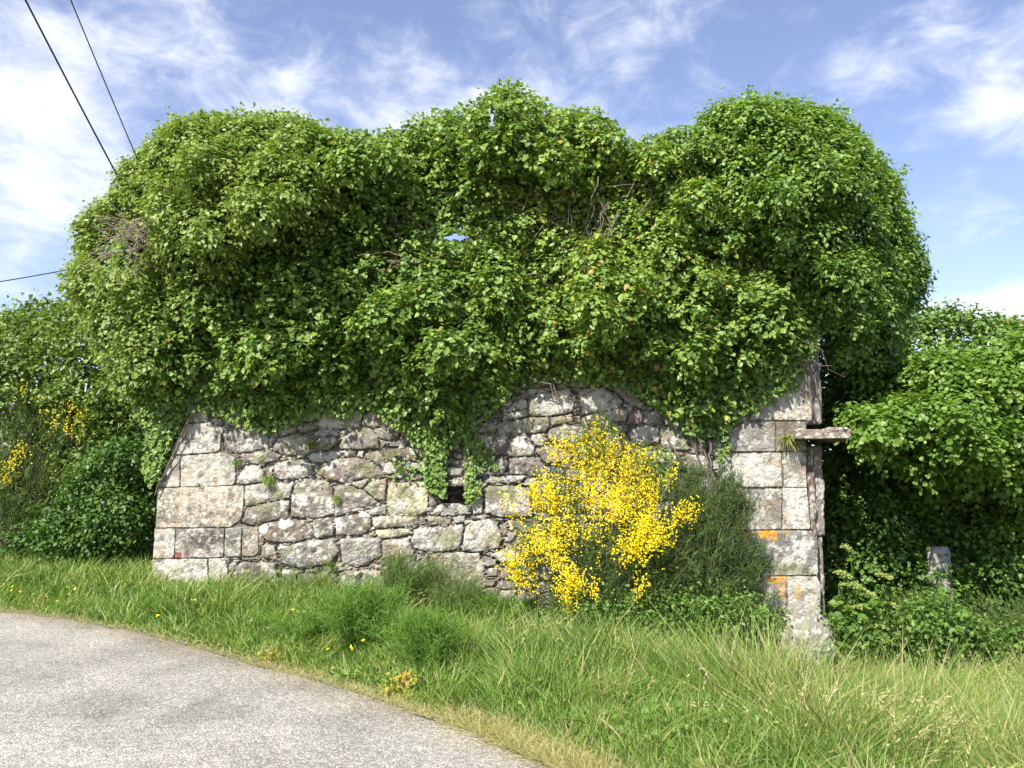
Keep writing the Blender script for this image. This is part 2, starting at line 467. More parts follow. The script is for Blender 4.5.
RES = .0095
u0, _ = uv(146, 600.); u1, _ = uv(822, 600.)
U = np.arange(float(u0), float(u1), RES); V = np.arange(-.85, 3.05, RES)
UU, VV = np.meshgrid(U, V)
wob = .010
UW = UU + (fbm(UU * 9, VV * 9, 21, 3) - .5) * 2 * wob; VW = VV + (fbm(UU * 9, VV * 9, 31, 3) - .5) * 2 * wob
UQ = UU + (fbm(UU * 12, VV * 12, 41, 3) - .5) * .007; VQ = VV + (fbm(UU * 12, VV * 12, 51, 3) - .5) * .007
best = np.full(UU.shape, -9.0); secd = np.full(UU.shape, -9.0); sid = np.full(UU.shape, -1)
polys = []
for k, (g_, c, pts) in enumerate(S):
    pp = np.array(pts, float); pu, pv = uv(pp[:, 0], pp[:, 1]); q = np.stack([pu, pv], -1); polys.append(q)
    i0, i1 = np.searchsorted(U, [q[:, 0].min() - .12, q[:, 0].max() + .12]); j0, j1 = np.searchsorted(V, [q[:, 1].min() - .12, q[:, 1].max() + .12])
    sl_ = (slice(j0, j1), slice(i0, i1))
    A, B = (UQ, VQ) if g_ in 'LQ' else (UW, VW)
    d = poly_sd(A[sl_], B[sl_], q) - (.001 if g_ in 'LQ' else .003)
    up = d > best[sl_]
    secd[sl_] = np.where(up, best[sl_], np.maximum(secd[sl_], d))
    best[sl_] = np.where(up, d, best[sl_]); sid[sl_] = np.where(up, k, sid[sl_])


def voro(x, y, s):
    i = np.floor(x); j = np.floor(y)
    f1 = np.full(x.shape, 9.); f2 = np.full(x.shape, 9.); idv = np.zeros(x.shape)
    for a in (-1, 0, 1):
        for b in (-1, 0, 1):
            ci, cj = i + a, j + b
            cx = ci + .15 + .7 * hsh(ci, cj, s); cy = cj + .15 + .7 * hsh(ci, cj, s + 1)
            d = np.hypot(x - cx, y - cy)
            n1 = d < f1
            f2 = np.where(n1, f1, np.minimum(f2, d)); idv = np.where(n1, hsh(ci, cj, s + 2), idv); f1 = np.where(n1, d, f1)
    return f1, f2 - f1, idv


sq = np.isin(np.array([s[0] for s in S])[np.maximum(sid, 0)], ['L', 'Q'])
grow = np.where(sq, .005,   .011 + .012 * (fbm(UU * 5, VV * 5, 15, 3) - .5) * 2)
joint = np.where(sq, .0018, .0050 + .007 * vn(UU * 6, VV * 6, 19))
best = np.where(best > -.2, np.minimum(best + grow, (best - secd) * .5 - joint + .5 * grow * 0), best)
h = np.where(sq & (best > -.03), -.026, -.062)
col = np.zeros(UU.shape + (3,)); lich = np.full(UU.shape, .3)
col[:] = (.15, .13, .10)
# small pinning stones
WU2 = UU + (fbm(UU * 14, VV * 14, 25, 3) - .5) * .09; WV2 = VV + (fbm(UU * 14, VV * 14, 26, 3) - .5) * .07
_, e1, id1 = voro(WU2 / .095, WV2 / .050, 5)
hc = -.062 + .030 * ss(.03, .45, e1) + .045 * (id1 - .5) + (fbm(UU * 40, VV * 40, 27, 2) - .5) * .02
cs = np.stack([.20 + .10 * id1, .185 + .09 * id1, .155 + .08 * id1], -1)
m1 = (e1 > .07) & (id1 > .22)
m1 &= ~(sq & (best > -.03))
h = np.where(m1, hc, h); col = np.where(m1[..., None], cs, col)
# larger stones wherever nothing was traced
_, e2, id2 = voro(UW / .22, VW / .13, 9)
m2 = (e2 > .06) & (best < -.030)
hm = -.02 + .03 * (id2 - .5) - .04 * (1 - ss(.05, .3, e2))
h = np.where(m2, hm, h)
cm = np.stack([.20 + .10 * id2, .18 + .10 * id2, .16 + .09 * id2], -1)
col = np.where(m2[..., None], cm, col)
# traced stones
ns = len(S)
rr = np.random.default_rng(5)
off = rr.uniform(-.013, .010, ns); tx = rr.normal(0, .03, ns); ty = rr.normal(0, .04, ns)
jitc = 1 + rr.normal(0, .10, (ns, 1)) + rr.normal(0, .010, (ns, 3))
isq = np.array([s[0] in 'LQ' for s in S]); off[isq] *= .35; tx[isq] *= .2; ty[isq] *= .2
cen = np.array([p.mean(0) for p in polys])
basec = np.clip(np.array([PAL[s[1]] for s in S]) * jitc * .94, .05, .6); lk = np.array([LICH[s[1]] for s in S])
ins = (best > 0)
si = np.where(ins, sid, 0)
Rr = np.where(isq[si], .010, .019)
dd = np.clip(best, 0, None); dc = np.minimum(dd, Rr)
prof = -Rr + np.sqrt(np.maximum(Rr ** 2 - (Rr - dc) ** 2, 0))
prof = prof - .012 * (1 - ss(0, .06, dd)) * (~isq[si])
hs_ = off[si] + tx[si] * (UU - cen[si, 0]) + ty[si] * (VV - cen[si, 1]) + prof
hs_ = hs_ + (fbm(UU * 7 + si * 3.1, VV * 7, 61, 4) - .5) * np.where(isq[si], .016, .036) + (fbm(UU * 22, VV * 22, 73, 3) - .5) * np.where(isq[si], .008, .020) + (fbm(UU * 48, VV * 48, 71, 2) - .5) * .012
h = np.where(ins, hs_, h)
# pits and cracks
col = np.where(ins[..., None], basec[si], col); lich = np.where(ins, lk[si], lich)
# weathering and lichen (all of it the stones' own colour)
b1 = fbm(UU * 4, VV * 4, 81, 4); b2 = fbm(UU * 22, VV * 22, 91, 4); b3 = fbm(UU * 60, VV * 60, 95, 2)
col = col * (.68 + .56 * b1[..., None]) * (.62 + .72 * b2[..., None]) * (.80 + .36 * b3[..., None])
dark = ss(.54, .62, fbm(UU * 9 + 7, VV * 12, 101, 6) + .10 * (b3 - .5)) * .55
col = col * (1 - dark[..., None]) + np.array([.10, .088, .070]) * dark[..., None]
warm = ss(.55, .7, fbm(UU * 5 + 3, VV * 6 + 3, 105, 4)) * .35
col = col * (1 - warm[..., None] + warm[..., None] * np.array([1.25, .95, .72]))
lf = fbm(UU * 16 + 5, VV * 16, 111, 5) * .65 + .35 * fbm(UU * 3, VV * 3, 112, 3)
lm = ss(.60 - .11 * lich, .64 - .10 * lich, lf + .10 * (b3 - .5))
f1, _, idl = voro(UU / .085 + 50, VV / .085, 120)
spot = ss(.34, .27, f1 + .16 * (fbm(UU * 40, VV * 40, 121) - .5)) * (idl < .05 + .22 * lich)
lm = np.clip(np.maximum(lm * .75, spot), 0, 1) * ((h > -.05))
col = col * (1 - lm[..., None]) + np.array([.45, .44, .385]) * lm[..., None]
speck = ss(.60, .66, fbm(UU * 38, VV * 38, 151, 3)) * .55 * ss(.42, .58, fbm(UU * 3.2, VV * 4, 153, 3))
col = col * (1 - speck[..., None]) + np.array([.07, .065, .055]) * speck[..., None]
moss = ss(.57, .68, fbm(UU * 5 + 9, VV * 7, 155, 4) + .08 * (b3 - .5)) * .5 * (~isq[si] | (VV < .5))
col = col * (1 - moss[..., None]) + np.array([.15, .17, .06]) * moss[..., None]
# single marks, and one painted ivy shadow, seen in the photo
def mark(px, py, rx, ry, c, amt=1.0, s=130, rag=.5):
    cu, cv = uv(px, py); eu, _ = uv(px + rx, py); _, ev = uv(px, py - ry)
    q = np.hypot((UU - cu) / (eu - cu), (VV - cv) / (ev - cv)) + rag * 2 * (fbm(UU * 18, VV * 18, s, 4) - .5)
    a = ss(1.05, .85, q) * amt * (1 - .75 * ss(.50, .62, fbm(UU * 30, VV * 30, s + 40, 3)) * (rag > .45))
    col[:] = col * (1 - a[..., None]) + np.array(c) * a[..., None]
mark(285, 524, 9, 5, (.62, .60, .54)); mark(263, 529, 5, 5, (.62, .60, .54), rag=.2); mark(301, 500, 6, 7, (.55, .53, .47), .9)
mark(210, 540, 20, 9, (.06, .055, .05), .85, 133, 1.3); mark(178, 556, 9, 5, (.20, .05, .035), .9, 134, 1.1)
mark(764, 535, 22, 4.5, (.58, .27, .03), 1, 135, 1.1); mark(775, 579, 13, 4, (.54, .25, .03), 1, 136, 1.1); mark(783, 590, 4, 8, (.5, .24, .04), .8, 137, .9)
mark(798, 592, 3, 7, (.5, .26, .05), .7, 138, .9); mark(520, 444, 9, 5, (.55, .54, .48)); mark(200, 430, 8, 4, (.22, .22, .20), .4)
mark(812, 380, 5, 40, (.17, .16, .15), .6); mark(338, 525, 5, 6, (.58, .55, .48), 1, 139, .7); mark(363, 514, 4, 3, (.6, .57, .5), rag=.2)  # first mark: ivy shadow painted in grey on the upper pier
mark(330, 506, 4, 9, (.56, .54, .48), .8); mark(252, 473, 10, 7, (.52, .50, .43), .7); mark(802, 548, 10, 12, (.55, .54, .5), .7, 140, 1.2)
mark(797, 508, 9, 16, (.55, .54, .49), .8, 141, 1.2); mark(750, 470, 22, 12, (.52, .50, .44), .7, 142, 1.3)

# mask of cells
lowgrid_v = gz(*(wpt(U, 0 * U, 0)[:, :2].T)) - .35
mask = (VV > lowgrid_v[None])
outl = np.array([uv(a, b) for a, b in [(149, 700), (152, 560), (157, 487), (184, 423), (190, 395), (190, 300), (812, 300), (812, 420), (807, 425), (807, 487), (811, 530), (818, 540), (818, 576), (821, 585), (820, 700)]])
mask &= poly_sd(UQ, VQ, outl) > 0
hole = np.array([uv(a, b) for a, b in [(437, 487), (471, 486), (471, 508), (458, 503), (441, 503), (436, 494)]])
mask &= poly_sd(UU, VV, hole) < 0

house = empty('ruined_house', wpt(np.array(WLEN / 2), np.array(-.1), np.array(0)))
tag(house, 'roofless ruin of grey lichen-spotted granite under the ivy', 'ruin')
kinds = np.array([s[0] for s in S])
pid = np.zeros(UU.shape, int)  # 0 rubble, 1 left quoins, 2 right quoins, 3 vent
near = sid >= 0
pk = np.select([kinds == 'R', kinds == 'L', kinds == 'Q', kinds == 'V'], [0, 1, 2, 3])
pid = np.where(near & (best > -.02), pk[np.maximum(sid, 0)], 0)
VERT = wpt(UU, VV, h)
nr, nc = UU.shape
BACKH = -.12
bv = wpt(UU, VV, np.full(UU.shape, BACKH))
cellm = mask[:-1, :-1] & mask[1:, :-1] & mask[:-1, 1:] & mask[1:, 1:]
cpid = pid[:-1, :-1]


def cells_mesh(sel, name, mat, parent, label=None):
    j, i = np.nonzero(sel)
    a = j * nc + i
    fr = np.stack([a, a + 1, a + 1 + nc, a + nc], -1)
    # boundary skirts towards the core (only at the outer limit of the whole relief)
    full = np.zeros((nr + 1, nc + 1), bool); full[1:-1, 1:-1] = cellm
    T = nr * nc
    sk = []
    for (dj, di, e0, e1_) in ((0, -1, 0, nc), (0, 1, nc + 1, 1), (-1, 0, 1, 0), (1, 0, nc, nc + 1)):
        nb = full[j + 1 + dj, i + 1 + di]
        b = a[~nb]
        if len(b):
            sk.append(np.stack([b + e0, b + e1_, b + e1_ + T, b + e0 + T], -1))
    fa = np.concatenate([fr] + sk, 0)
    allv = np.concatenate([VERT.reshape(-1, 3), bv.reshape(-1, 3)], 0)
    allc = np.concatenate([col.reshape(-1, 3), col.reshape(-1, 3) * 0 + .17], 0)
    us, inv = np.unique(fa, return_inverse=True)
    o = mesh(name, allv[us], inv.reshape(fa.shape), mat, parent, cattr=allc[us], smooth=False)
    if label: o['label'] = label
    return o


cells_mesh(cellm & (cpid == 0), 'wall', M_stone, house)
cells_mesh(cellm & (cpid == 1), 'corner_quoins', M_stone, house, 'large pale squared corner blocks at the left end')
cells_mesh(cellm & (cpid == 2), 'corner_quoins', M_stone, house, 'squared corner blocks with orange and white lichen at the right end')
cells_mesh(cellm & (cpid == 3), 'window_frame', M_stone, house, 'rough stone surround of the small vent hole')

# core: coarse solid behind the relief, with the two holes
CR = .06
cu = np.arange(float(u0), float(u1) + .05, CR); cvv = np.arange(-1.1, 5.6, CR)
CU, CV = np.meshgrid(cu, cvv)
couter = np.array([uv(a, b) for a, b in [(151, 720), (153, 560), (159, 489), (186, 424), (192, 300), (200, 165), (260, 150), (330, 165), (400, 165), (455, 150), (520, 125), (570, 150), (640, 180), (700, 165), (790, 150), (811, 200), (811, 345), (805, 425), (806, 487), (809, 530), (816, 545), (818, 720)]])
cm_ = poly_sd(CU + CR / 2, CV + CR / 2, couter) > 0
h1 = np.array([uv(a, b) for a, b in [(436, 486), (472, 486), (472, 508), (436, 508)]]); h2 = np.array([uv(a, b) for a, b in [(428, 206), (484, 206), (484, 248), (428, 248)]])
cm_ &= (poly_sd(CU + CR / 2, CV + CR / 2, h1) < 0) & (poly_sd(CU + CR / 2, CV + CR / 2, h2) < 0)
cm_ = cm_[:-1, :-1]


def solid_cells(sel, UUg, VVg, hf, hb, name, mat, parent, c=(.2, .18, .16)):
    r_, c_ = UUg.shape
    j, i = np.nonzero(sel); a = j * c_ + i; T = r_ * c_
    fr = np.stack([a, a + 1, a + 1 + c_, a + c_], -1); bk = fr[:, ::-1] + T
    full = np.zeros((r_ + 1, c_ + 1), bool); full[1:-1, 1:-1] = sel
    sk = []
    for (dj, di, e0, e1_) in ((0, -1, 0, c_), (0, 1, c_ + 1, 1), (-1, 0, 1, 0), (1, 0, c_, c_ + 1)):
        b = a[~full[j + 1 + dj, i + 1 + di]]
        sk.append(np.stack([b + e0, b + e1_, b + e1_ + T, b + e0 + T], -1))
    fa = np.concatenate([fr, bk] + sk)
    va = np.concatenate([wpt(UUg, VVg, hf).reshape(-1, 3), wpt(UUg, VVg, hb).reshape(-1, 3)])
    us, inv = np.unique(fa, return_inverse=True)
    n_ = len(us)
    cc = np.array(c) * (.7 + .6 * fbm(va[us, 0] * 3, va[us, 2] * 3, 7))[:, None]
    return mesh(name, va[us], inv.reshape(fa.shape), mat, parent, cattr=cc)


rough = (fbm(CU * 5, CV * 5, 77) - .5) * .08
solid_cells(cm_, CU, CV, -.125 + np.minimum(rough, 0), -.70 + rough, 'wall_core', M_stone, house)


def box_pts(c, sx, sy, sz, name, parent, colr=(.25, .24, .22), seed=0, n=10, rough_=.02, mat=None, rounding=.25, rotz=0):
    """worn block: subdivided rounded cuboid with noise"""
    lin = np.linspace(-1, 1, n)
    vs = []; fs = []; base = 0
    A, B = np.meshgrid(lin, lin)
    for ax in range(3):
        for s in (-1, 1):
            p = np.zeros((n * n, 3)); o1, o2 = [k for k in range(3) if k != ax]
            p[:, ax] = s; p[:, o1] = A.ravel(); p[:, o2] = B.ravel()
            f_ = gridfaces(n, n)
            if (s > 0) == (ax == 1): f_ = f_[:, ::-1]
            vs.append(p); fs.append(f_ + base); base += n * n
    p = np.concatenate(vs); f_ = np.concatenate(fs)
    half = np.array([sx, sy, sz]) / 2
    rad = half.min() * rounding
    q = p * half
    inner = np.clip(q, -(half - rad), half - rad)
    dlt = q - inner
    q = inner + nz(dlt) * np.minimum(np.linalg.norm(dlt, axis=1, keepdims=True), rad)
    k = q * 6 + seed
    nn = (fbm(k[:, 0] + k[:, 2] * .7, k[:, 1] + k[:, 2], seed, 4) - .5) + .7 * (fbm(k[:, 0] * 5 + k[:, 1] * 3, k[:, 2] * 5 - k[:, 1] * 2, seed + 31, 3) - .5)
    q = q + nz(q) * nn[:, None] * rough_ * 2
    cz, sz_ = math.cos(rotz), math.sin(rotz)
    q = np.stack([q[:, 0] * cz - q[:, 1] * sz_, q[:, 0] * sz_ + q[:, 1] * cz, q[:, 2]], -1) + np.asarray(c)
    lc = ss(.57, .62, fbm(k[:, 0] * 5 + k[:, 1], k[:, 2] * 5 + k[:, 1], seed + 3, 5))[:, None] * .7
    cc = np.array(colr) * (.75 + .5 * fbm(k[:, 0], k[:, 2], seed + 9))[:, None]
    cc = cc * (1 - lc) + np.array([.48, .47, .42]) * lc
    return mesh(name, q, f_, mat or M_stone, parent, cattr=cc, smooth=True)


WROT = math.atan2(WDIR[1], WDIR[0])
# door jamb strip set back at the right end
def jamb(px0, px1, y0, y1, c, seed, back=-.16):
    p0 = wall_hit(px0, y1, back); p1 = wall_hit(px1, y0, back)
    ctr = (p0 + p1) / 2
    ctr[:2] -= WN * .10
    box_pts(ctr, abs(p1[0] - p0[0]) + .01, .24, abs(p1[2] - p0[2]), 'door_jamb', house, c, seed, 60, .030, rounding=.2, rotz=WROT)
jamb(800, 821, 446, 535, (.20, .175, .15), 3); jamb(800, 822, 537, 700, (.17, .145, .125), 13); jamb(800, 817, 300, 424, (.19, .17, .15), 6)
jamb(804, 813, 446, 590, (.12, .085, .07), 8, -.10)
c_ = wpt(*uv(454, 496), np.array(-.60)); box_pts(c_, .62, .16, .42, 'wall_core', house, (.16, .10, .08), 55, 14, .02, rotz=WROT)  # dark block added deep in the vent hole so the opening reads dark
# side walls running back from both ends (behind ivy and undergrowth)
for uu, l_ in ((.85, 4.6), (WLEN - .36, 4.6)):
    c_ = wpt(np.array(uu), np.array(1.2), np.array(-.75 - l_ / 2))
    box_pts(c_, .55, l_, 4.6, 'side_wall', house, (.2, .19, .17), 12, 30, .05, rounding=.1, rotz=WROT)
# projecting slab over the doorway
c_ = wall_hit(822, 434.5, .12)
sl1 = box_pts(c_ + np.array([0, .16, 0]), .60, .62, .105, 'lintel', house, (.20, .165, .135), 15, 46, .020, rounding=.16, rotz=WROT - .02)
sl1['label'] = 'thin stone slab projecting to the right over the doorway'
c_ = wall_hit(846, 433, .10)
box_pts(c_ + np.array([-.05, .25, -.01]), .26, .5, .15, 'lintel', house, (.15, .11, .085), 19, 34, .03, rounding=.35, rotz=WROT)
# rounded footing stone
c_ = wall_hit(806, 641, .34)
o = box_pts(c_, .60, .55, .60, 'foundation_stone', house, (.21, .20, .175), 23, 50, .035, rounding=.9, rotz=WROT)
o['label'] = 'rounded white-spotted boulder under the right corner'
# a dark added block closes the back of the vent hole; interior floor is the ground sheet


# ---------------------------------------------------------------- foliage machinery
IVY_T = np.array([(0, 0, 0), (.46, .10, .05), (.36, .52, .03), (0, 1.0, -.06), (-.36, .52, .03), (-.46, .10, .05), (0, .42, -.07)])
IVY_F = np.array([(0, 1, 6), (1, 2, 6), (2, 3, 6), (3, 4, 6), (4, 5, 6), (5, 0, 6)])
KITE_T = np.array([(0, 0, 0), (.24, .42, .04), (0, 1, -.04), (-.24, .42, .04)])
KITE_F = np.array([(0, 1, 2), (0, 2, 3)])
ROUND_T = np.array([(0, 0, 0), (.42, .22, .05), (.45, .62, .04), (0, 1.0, -.07), (-.45, .62, .04), (-.42, .22, .05), (0, .5, -.08)])
PET_T = np.array([(0, 0, 0), (.42, .45, .12), (0, 1, 0), (-.42, .45, .12)])


def leaf_arrays(p, n, t, size, T, Fc):
    n = nz(n); t = nz(t - n * np.sum(t * n, -1, keepdims=True)); b = np.cross(t, n)
    s = size[:, None, None]
    v = p[:, None] + s * (T[None, :, 0:1] * b[:, None] + T[None, :, 1:2] * t[:, None] + T[None, :, 2:3] * n[:, None])
    f = Fc[None] + (np.arange(len(p)) * len(T))[:, None, None]
    return v.reshape(-1, 3), f.reshape(-1, Fc.shape[1])


def leafmesh(name, p, n, t, size, tint, mat, parent=None, T=IVY_T, Fc=IVY_F):
    v, f = leaf_arrays(p, n, t, size, T, Fc)
    return mesh(name, v, f, mat, parent, attrs={'tint': np.repeat(np.clip(tint, 0, 1), len(Fc))})


def fill_blobs(poly, n_try, rmin, rmax, front, spacing=.62, inset=6, jit=.15, power=1.0, thick=1.0):
    """blobs (world centres, radii) packed in a photo-outline; `front(px,py,d)` gives the depth of the leaf surface"""
    poly = np.array(poly, float)
    lo = poly.min(0); hi = poly.max(0)
    q = lo + rng.random((n_try, 2)) * (hi - lo)
    d = poly_sd(q[:, 0], q[:, 1], poly) - inset + 1.0
    d = d + (fbm(q[:, 0] / 13, q[:, 1] / 13, 700 + n_try, 2) - .5) * 15
    k = d > rmin
    q = q[k]; d = d[k]
    rr_ = np.minimum(d, rmin + (rmax - rmin) * rng.random(len(d)) ** power)
    order = np.argsort(-rr_ * rng.uniform(.6, 1, len(d)))
    kept = []
    kx = np.empty(0); ky = np.empty(0); kr = np.empty(0)
    for i in order:
        if len(kx) and np.any(np.hypot(kx - q[i, 0], ky - q[i, 1]) < spacing * np.minimum(kr, rr_[i]) + .35 * spacing * np.abs(kr - rr_[i])): continue
        kx = np.append(kx, q[i, 0]); ky = np.append(ky, q[i, 1]); kr = np.append(kr, rr_[i]); kept.append(i)
    q = q[kept]; r = rr_[kept]; d = d[kept] + inset
    D = front(q[:, 0], q[:, 1], d)
    rw = r * D / F
    D = D + rw * .9 + rng.normal(0, jit, len(D)) * (.25 + .75 * ss(5, 45, d))
    return P(q[:, 0], q[:, 1], D), rw


def blob_leaves(C, Rw, count, per, size, lspread=.6, droop=.35, upn=.45, rnd=.5, backk=.5, tintf=None, axlen=.22, squash=1.0, szvar=.40, keep=None, mintop=None):
    w = Rw ** 2; idx = rng.choice(len(C), int(count), p=w / w.sum())
    n = nz(rng.normal(size=(len(idx), 3)))
    rj = 1 - .22 * rng.random(len(idx)) ** 2
    p = C[idx] + n * (Rw[idx] * rj)[:, None] * np.array([1, 1, squash])
    ok = np.ones(len(p), bool)
    for s in range(0, len(p), 20000):
        dd_ = np.linalg.norm(p[s:s + 20000, None] - C[None], axis=2) / Rw[None]
        dd_[np.arange(dd_.shape[0]), idx[s:s + 20000]] = 9
        ok[s:s + 20000] = dd_.min(1) > .80
    ok &= (n[:, 1] < .25) | (rng.random(len(p)) < backk)
    ok &= (n[:, 2] > -.30) | (rng.random(len(p)) < .30)
    p = p[ok]; n = n[ok]; m = len(p)
    down = np.array([0, 0, -1.])
    ax = nz(n * .7 + down * droop + rng.normal(0, .35, (m, 3)))
    st_ = rng.normal(0, .10, m)
    L = axlen * rng.uniform(.5, 1.2, m)
    lo_ = rng.random(m) < .05
    L = np.where(lo_, L * 1.5, L); ax = nz(np.where(lo_[:, None], ax + rng.normal(0, .5, (m, 3)) + [0, 0, .3], ax))
    s = np.tile(np.linspace(-.35, 1, per), m) * np.repeat(L, per)
    pp = np.repeat(p, per, 0) + np.repeat(ax, per, 0) * s[:, None] + rng.normal(0, size * .55, (m * per, 3))
    ln = np.repeat(n, per, 0) * lspread + np.array([0, 0, 1.]) * upn + rng.normal(0, rnd, (m * per, 3))
    tt = np.repeat(ax, per, 0) * .6 + down * .5 + rng.normal(0, .6, (m * per, 3))
    sz = size * rng.uniform(1 - szvar, 1 + szvar, m * per)
    ti = .42 + np.repeat(st_, per) + rng.normal(0, .13, m * per)
    # young shoots at the sprig tip are lighter
    ti = ti + np.tile(np.linspace(-.08, .14, per), m)
    if tintf is not None: ti = tintf(pp, ti)
    if keep is not None:
        k = keep(pp); pp, ln, tt, sz, ti = pp[k], ln[k], tt[k], sz[k], ti[k]
    return pp, ln, tt, sz, ti


def tubes(paths, radii, nseg=5):
    """list of (K,3) paths -> merged tube arrays; radii list of (r0,r1)"""
    vs, fs = [], []; base = 0
    for pth, (r0, r1) in zip(paths, radii):
        pth = np.asarray(pth, float); K = len(pth)
        t = nz(np.gradient(pth, axis=0))
        a = nz(np.cross(t, np.array([.31, .87, .38]))); b = np.cross(t, a)
        rr_ = np.linspace(r0, r1, K)[:, None, None]
        an = np.linspace(0, 2 * np.pi, nseg, endpoint=False)
        ring = pth[:, None] + rr_ * (a[:, None] * np.cos(an)[None, :, None] + b[:, None] * np.sin(an)[None, :, None])
        vs.append(ring.reshape(-1, 3))
        i = np.arange(K - 1)[:, None] * nseg; j = np.arange(nseg)[None]; j2 = (j + 1) % nseg
        fs.append(np.stack([i + j, i + j2, i + nseg + j2, i + nseg + j], -1).reshape(-1, 4) + base)
        base += K * nseg
    return np.concatenate(vs), np.concatenate(fs)


def wiggle(a, b, k=8, amp=.05, sag=0.0):
    a = np.asarray(a, float); b = np.asarray(b, float)
    t = np.linspace(0, 1, k)[:, None]
    p = a + (b - a) * t
    w = np.cumsum(rng.normal(0, amp / math.sqrt(k), (k, 3)), 0); w = w - t * w[-1]
    p = p + w; p[:, 2] -= sag * 4 * t[:, 0] * (1 - t[:, 0])
    return p


def strips(p, d, L, w, bend, tint, segs=2):
    """thin tapering blades: base p, direction d, length L, width w, bend vector at the tip"""
    n = len(p)
    side = nz(np.cross(d, nz(rng.normal(size=(n, 3)))))
    T = np.linspace(0, 1, segs + 1)
    vs = []
    for t in T[:-1]:
        c = p + d * (L * t)[:, None] + bend * (t * t)
        ww_ = (w * (1 - .55 * t) / 2)[:, None]
        vs += [c - side * ww_, c + side * ww_]
    vs.append(p + d * L[:, None] + bend)
    k = len(vs); v = np.stack(vs, 1).reshape(-1, 3)
    fc = []
    for s in range(segs - 1):
        a = 2 * s; fc += [(a, a + 1, a + 3), (a, a + 3, a + 2)]
    a = 2 * (segs - 1); fc.append((a, a + 1, a + 2))
    fc = np.array(fc)
    f = (fc[None] + (np.arange(n) * k)[:, None, None]).reshape(-1, 3)
    return v, f, np.repeat(np.clip(tint, 0, 1), len(fc))


def inell(px, py, cx, cy, rx, ry): return ((px - cx) / rx) ** 2 + ((py - cy) / ry) ** 2 < 1


# ---------------------------------------------------------------- ivy on the wall
def bump(px, py, cx, cy, sx, sy): return np.exp(-.5 * (((px - cx) / sx) ** 2 + ((py - cy) / sy) ** 2))


def ivy_front(px, py, d):
    t = .34 + .35 * bump(px, py, 430, 140, 90, 40) + .30 * bump(px, py, 690, 350, 120, 60) + .30 * bump(px, py, 250, 340, 110, 60)
    t += -.32 * bump(px, py, 500, 205, 75, 45) + .22 * bump(px, py, 590, 150, 50, 40) + .25 * bump(px, py, 450, 330, 120, 40)
    t = t + .22 * ss(240, 186, py) * ss(310, 360, px) * ss(600, 500, px) - .30 * bump(px, py, 410, 246, 90, 22) - .25 * bump(px, py, 600, 215, 16, 50)
    t = t + (.75 + .5 * ss(260, 200, py)) * (fbm(px / 50, py / 36, 501, 3) - .5)
    t = np.maximum(t, .06) * (.25 + .75 * ss(.36, .50, fbm(px / 30, py / 20, 507, 2))) * (.06 + .94 * ss(4, 85, d + 60 * ss(330, 200, py)))
    return WD(px, py) - t


IVY = [(128, 200), (150, 135), (200, 112), (240, 116), (265, 112), (300, 115), (330, 127), (360, 132), (400, 130), (420, 114), (440, 110), (465, 109), (483, 97), (497, 84), (520, 82), (537, 94),
       (548, 106), (575, 108), (598, 108), (616, 125), (632, 142), (650, 138), (668, 127), (700, 130), (760, 120), (800, 150), (818, 200), (818, 340), (812, 356), (799, 366), (792, 386),
       (765, 404), (742, 414), (724, 434), (700, 441), (680, 428), (650, 404), (620, 388), (580, 384), (540, 381), (520, 388), (498, 408), (480, 428),
       (462, 440), (436, 462), (418, 446), (396, 428), (375, 412), (350, 418), (320, 413), (290, 428), (272, 434), (250, 428), (215, 415), (196, 410), (186, 418), (170, 440), (160, 455), (148, 430), (118, 380), (104, 300)]
HOLE = (456, 237, 14, 4)


def ivy_keep(pp):
    px, py = project(pp)
    k = ~(inell(px, py, *HOLE)) & ~inell(px, py, 491, 117, 3.5, 12)
    # notch in the skyline between the middle and the right-hand crown, and nothing over the door
    k &= ~((px > 822) & (py > 335))
    return k


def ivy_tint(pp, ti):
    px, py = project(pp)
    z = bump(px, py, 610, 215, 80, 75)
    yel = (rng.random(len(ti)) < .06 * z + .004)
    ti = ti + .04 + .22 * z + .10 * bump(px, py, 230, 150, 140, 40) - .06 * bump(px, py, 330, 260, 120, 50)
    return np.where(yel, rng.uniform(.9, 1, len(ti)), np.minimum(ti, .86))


ivy = empty('wall_ivy', wall_hit(500, 400, .1))
tag(ivy, 'broad curtain of glossy ivy hanging over the middle of the ruined wall', 'ivy')
C1, R1 = fill_blobs(IVY, 9000, 7, 22, ivy_front, .88, 9, .17, 1.0)
C1c, R1c = fill_blobs(IVY, 5000, 7, 26, lambda a, b, d: np.minimum(ivy_front(a, b, d) + .26, WD(a, b) - .03), .7, 9, .05)
C1b, R1b = fill_blobs([(x, y) for x, y in IVY if y < 250] + [(818, 330), (150, 330)], 3000, 14, 45, lambda a, b, d: WD(a, b) + .35 + .3 * ss(0, 60, d), .7, 9, .12)
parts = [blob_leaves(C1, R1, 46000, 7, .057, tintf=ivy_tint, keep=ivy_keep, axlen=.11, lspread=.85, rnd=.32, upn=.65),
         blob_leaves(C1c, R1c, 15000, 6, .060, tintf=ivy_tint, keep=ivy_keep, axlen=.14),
         blob_leaves(C1b, R1b, 9000, 6, .072, tintf=ivy_tint, keep=ivy_keep, axlen=.20)]
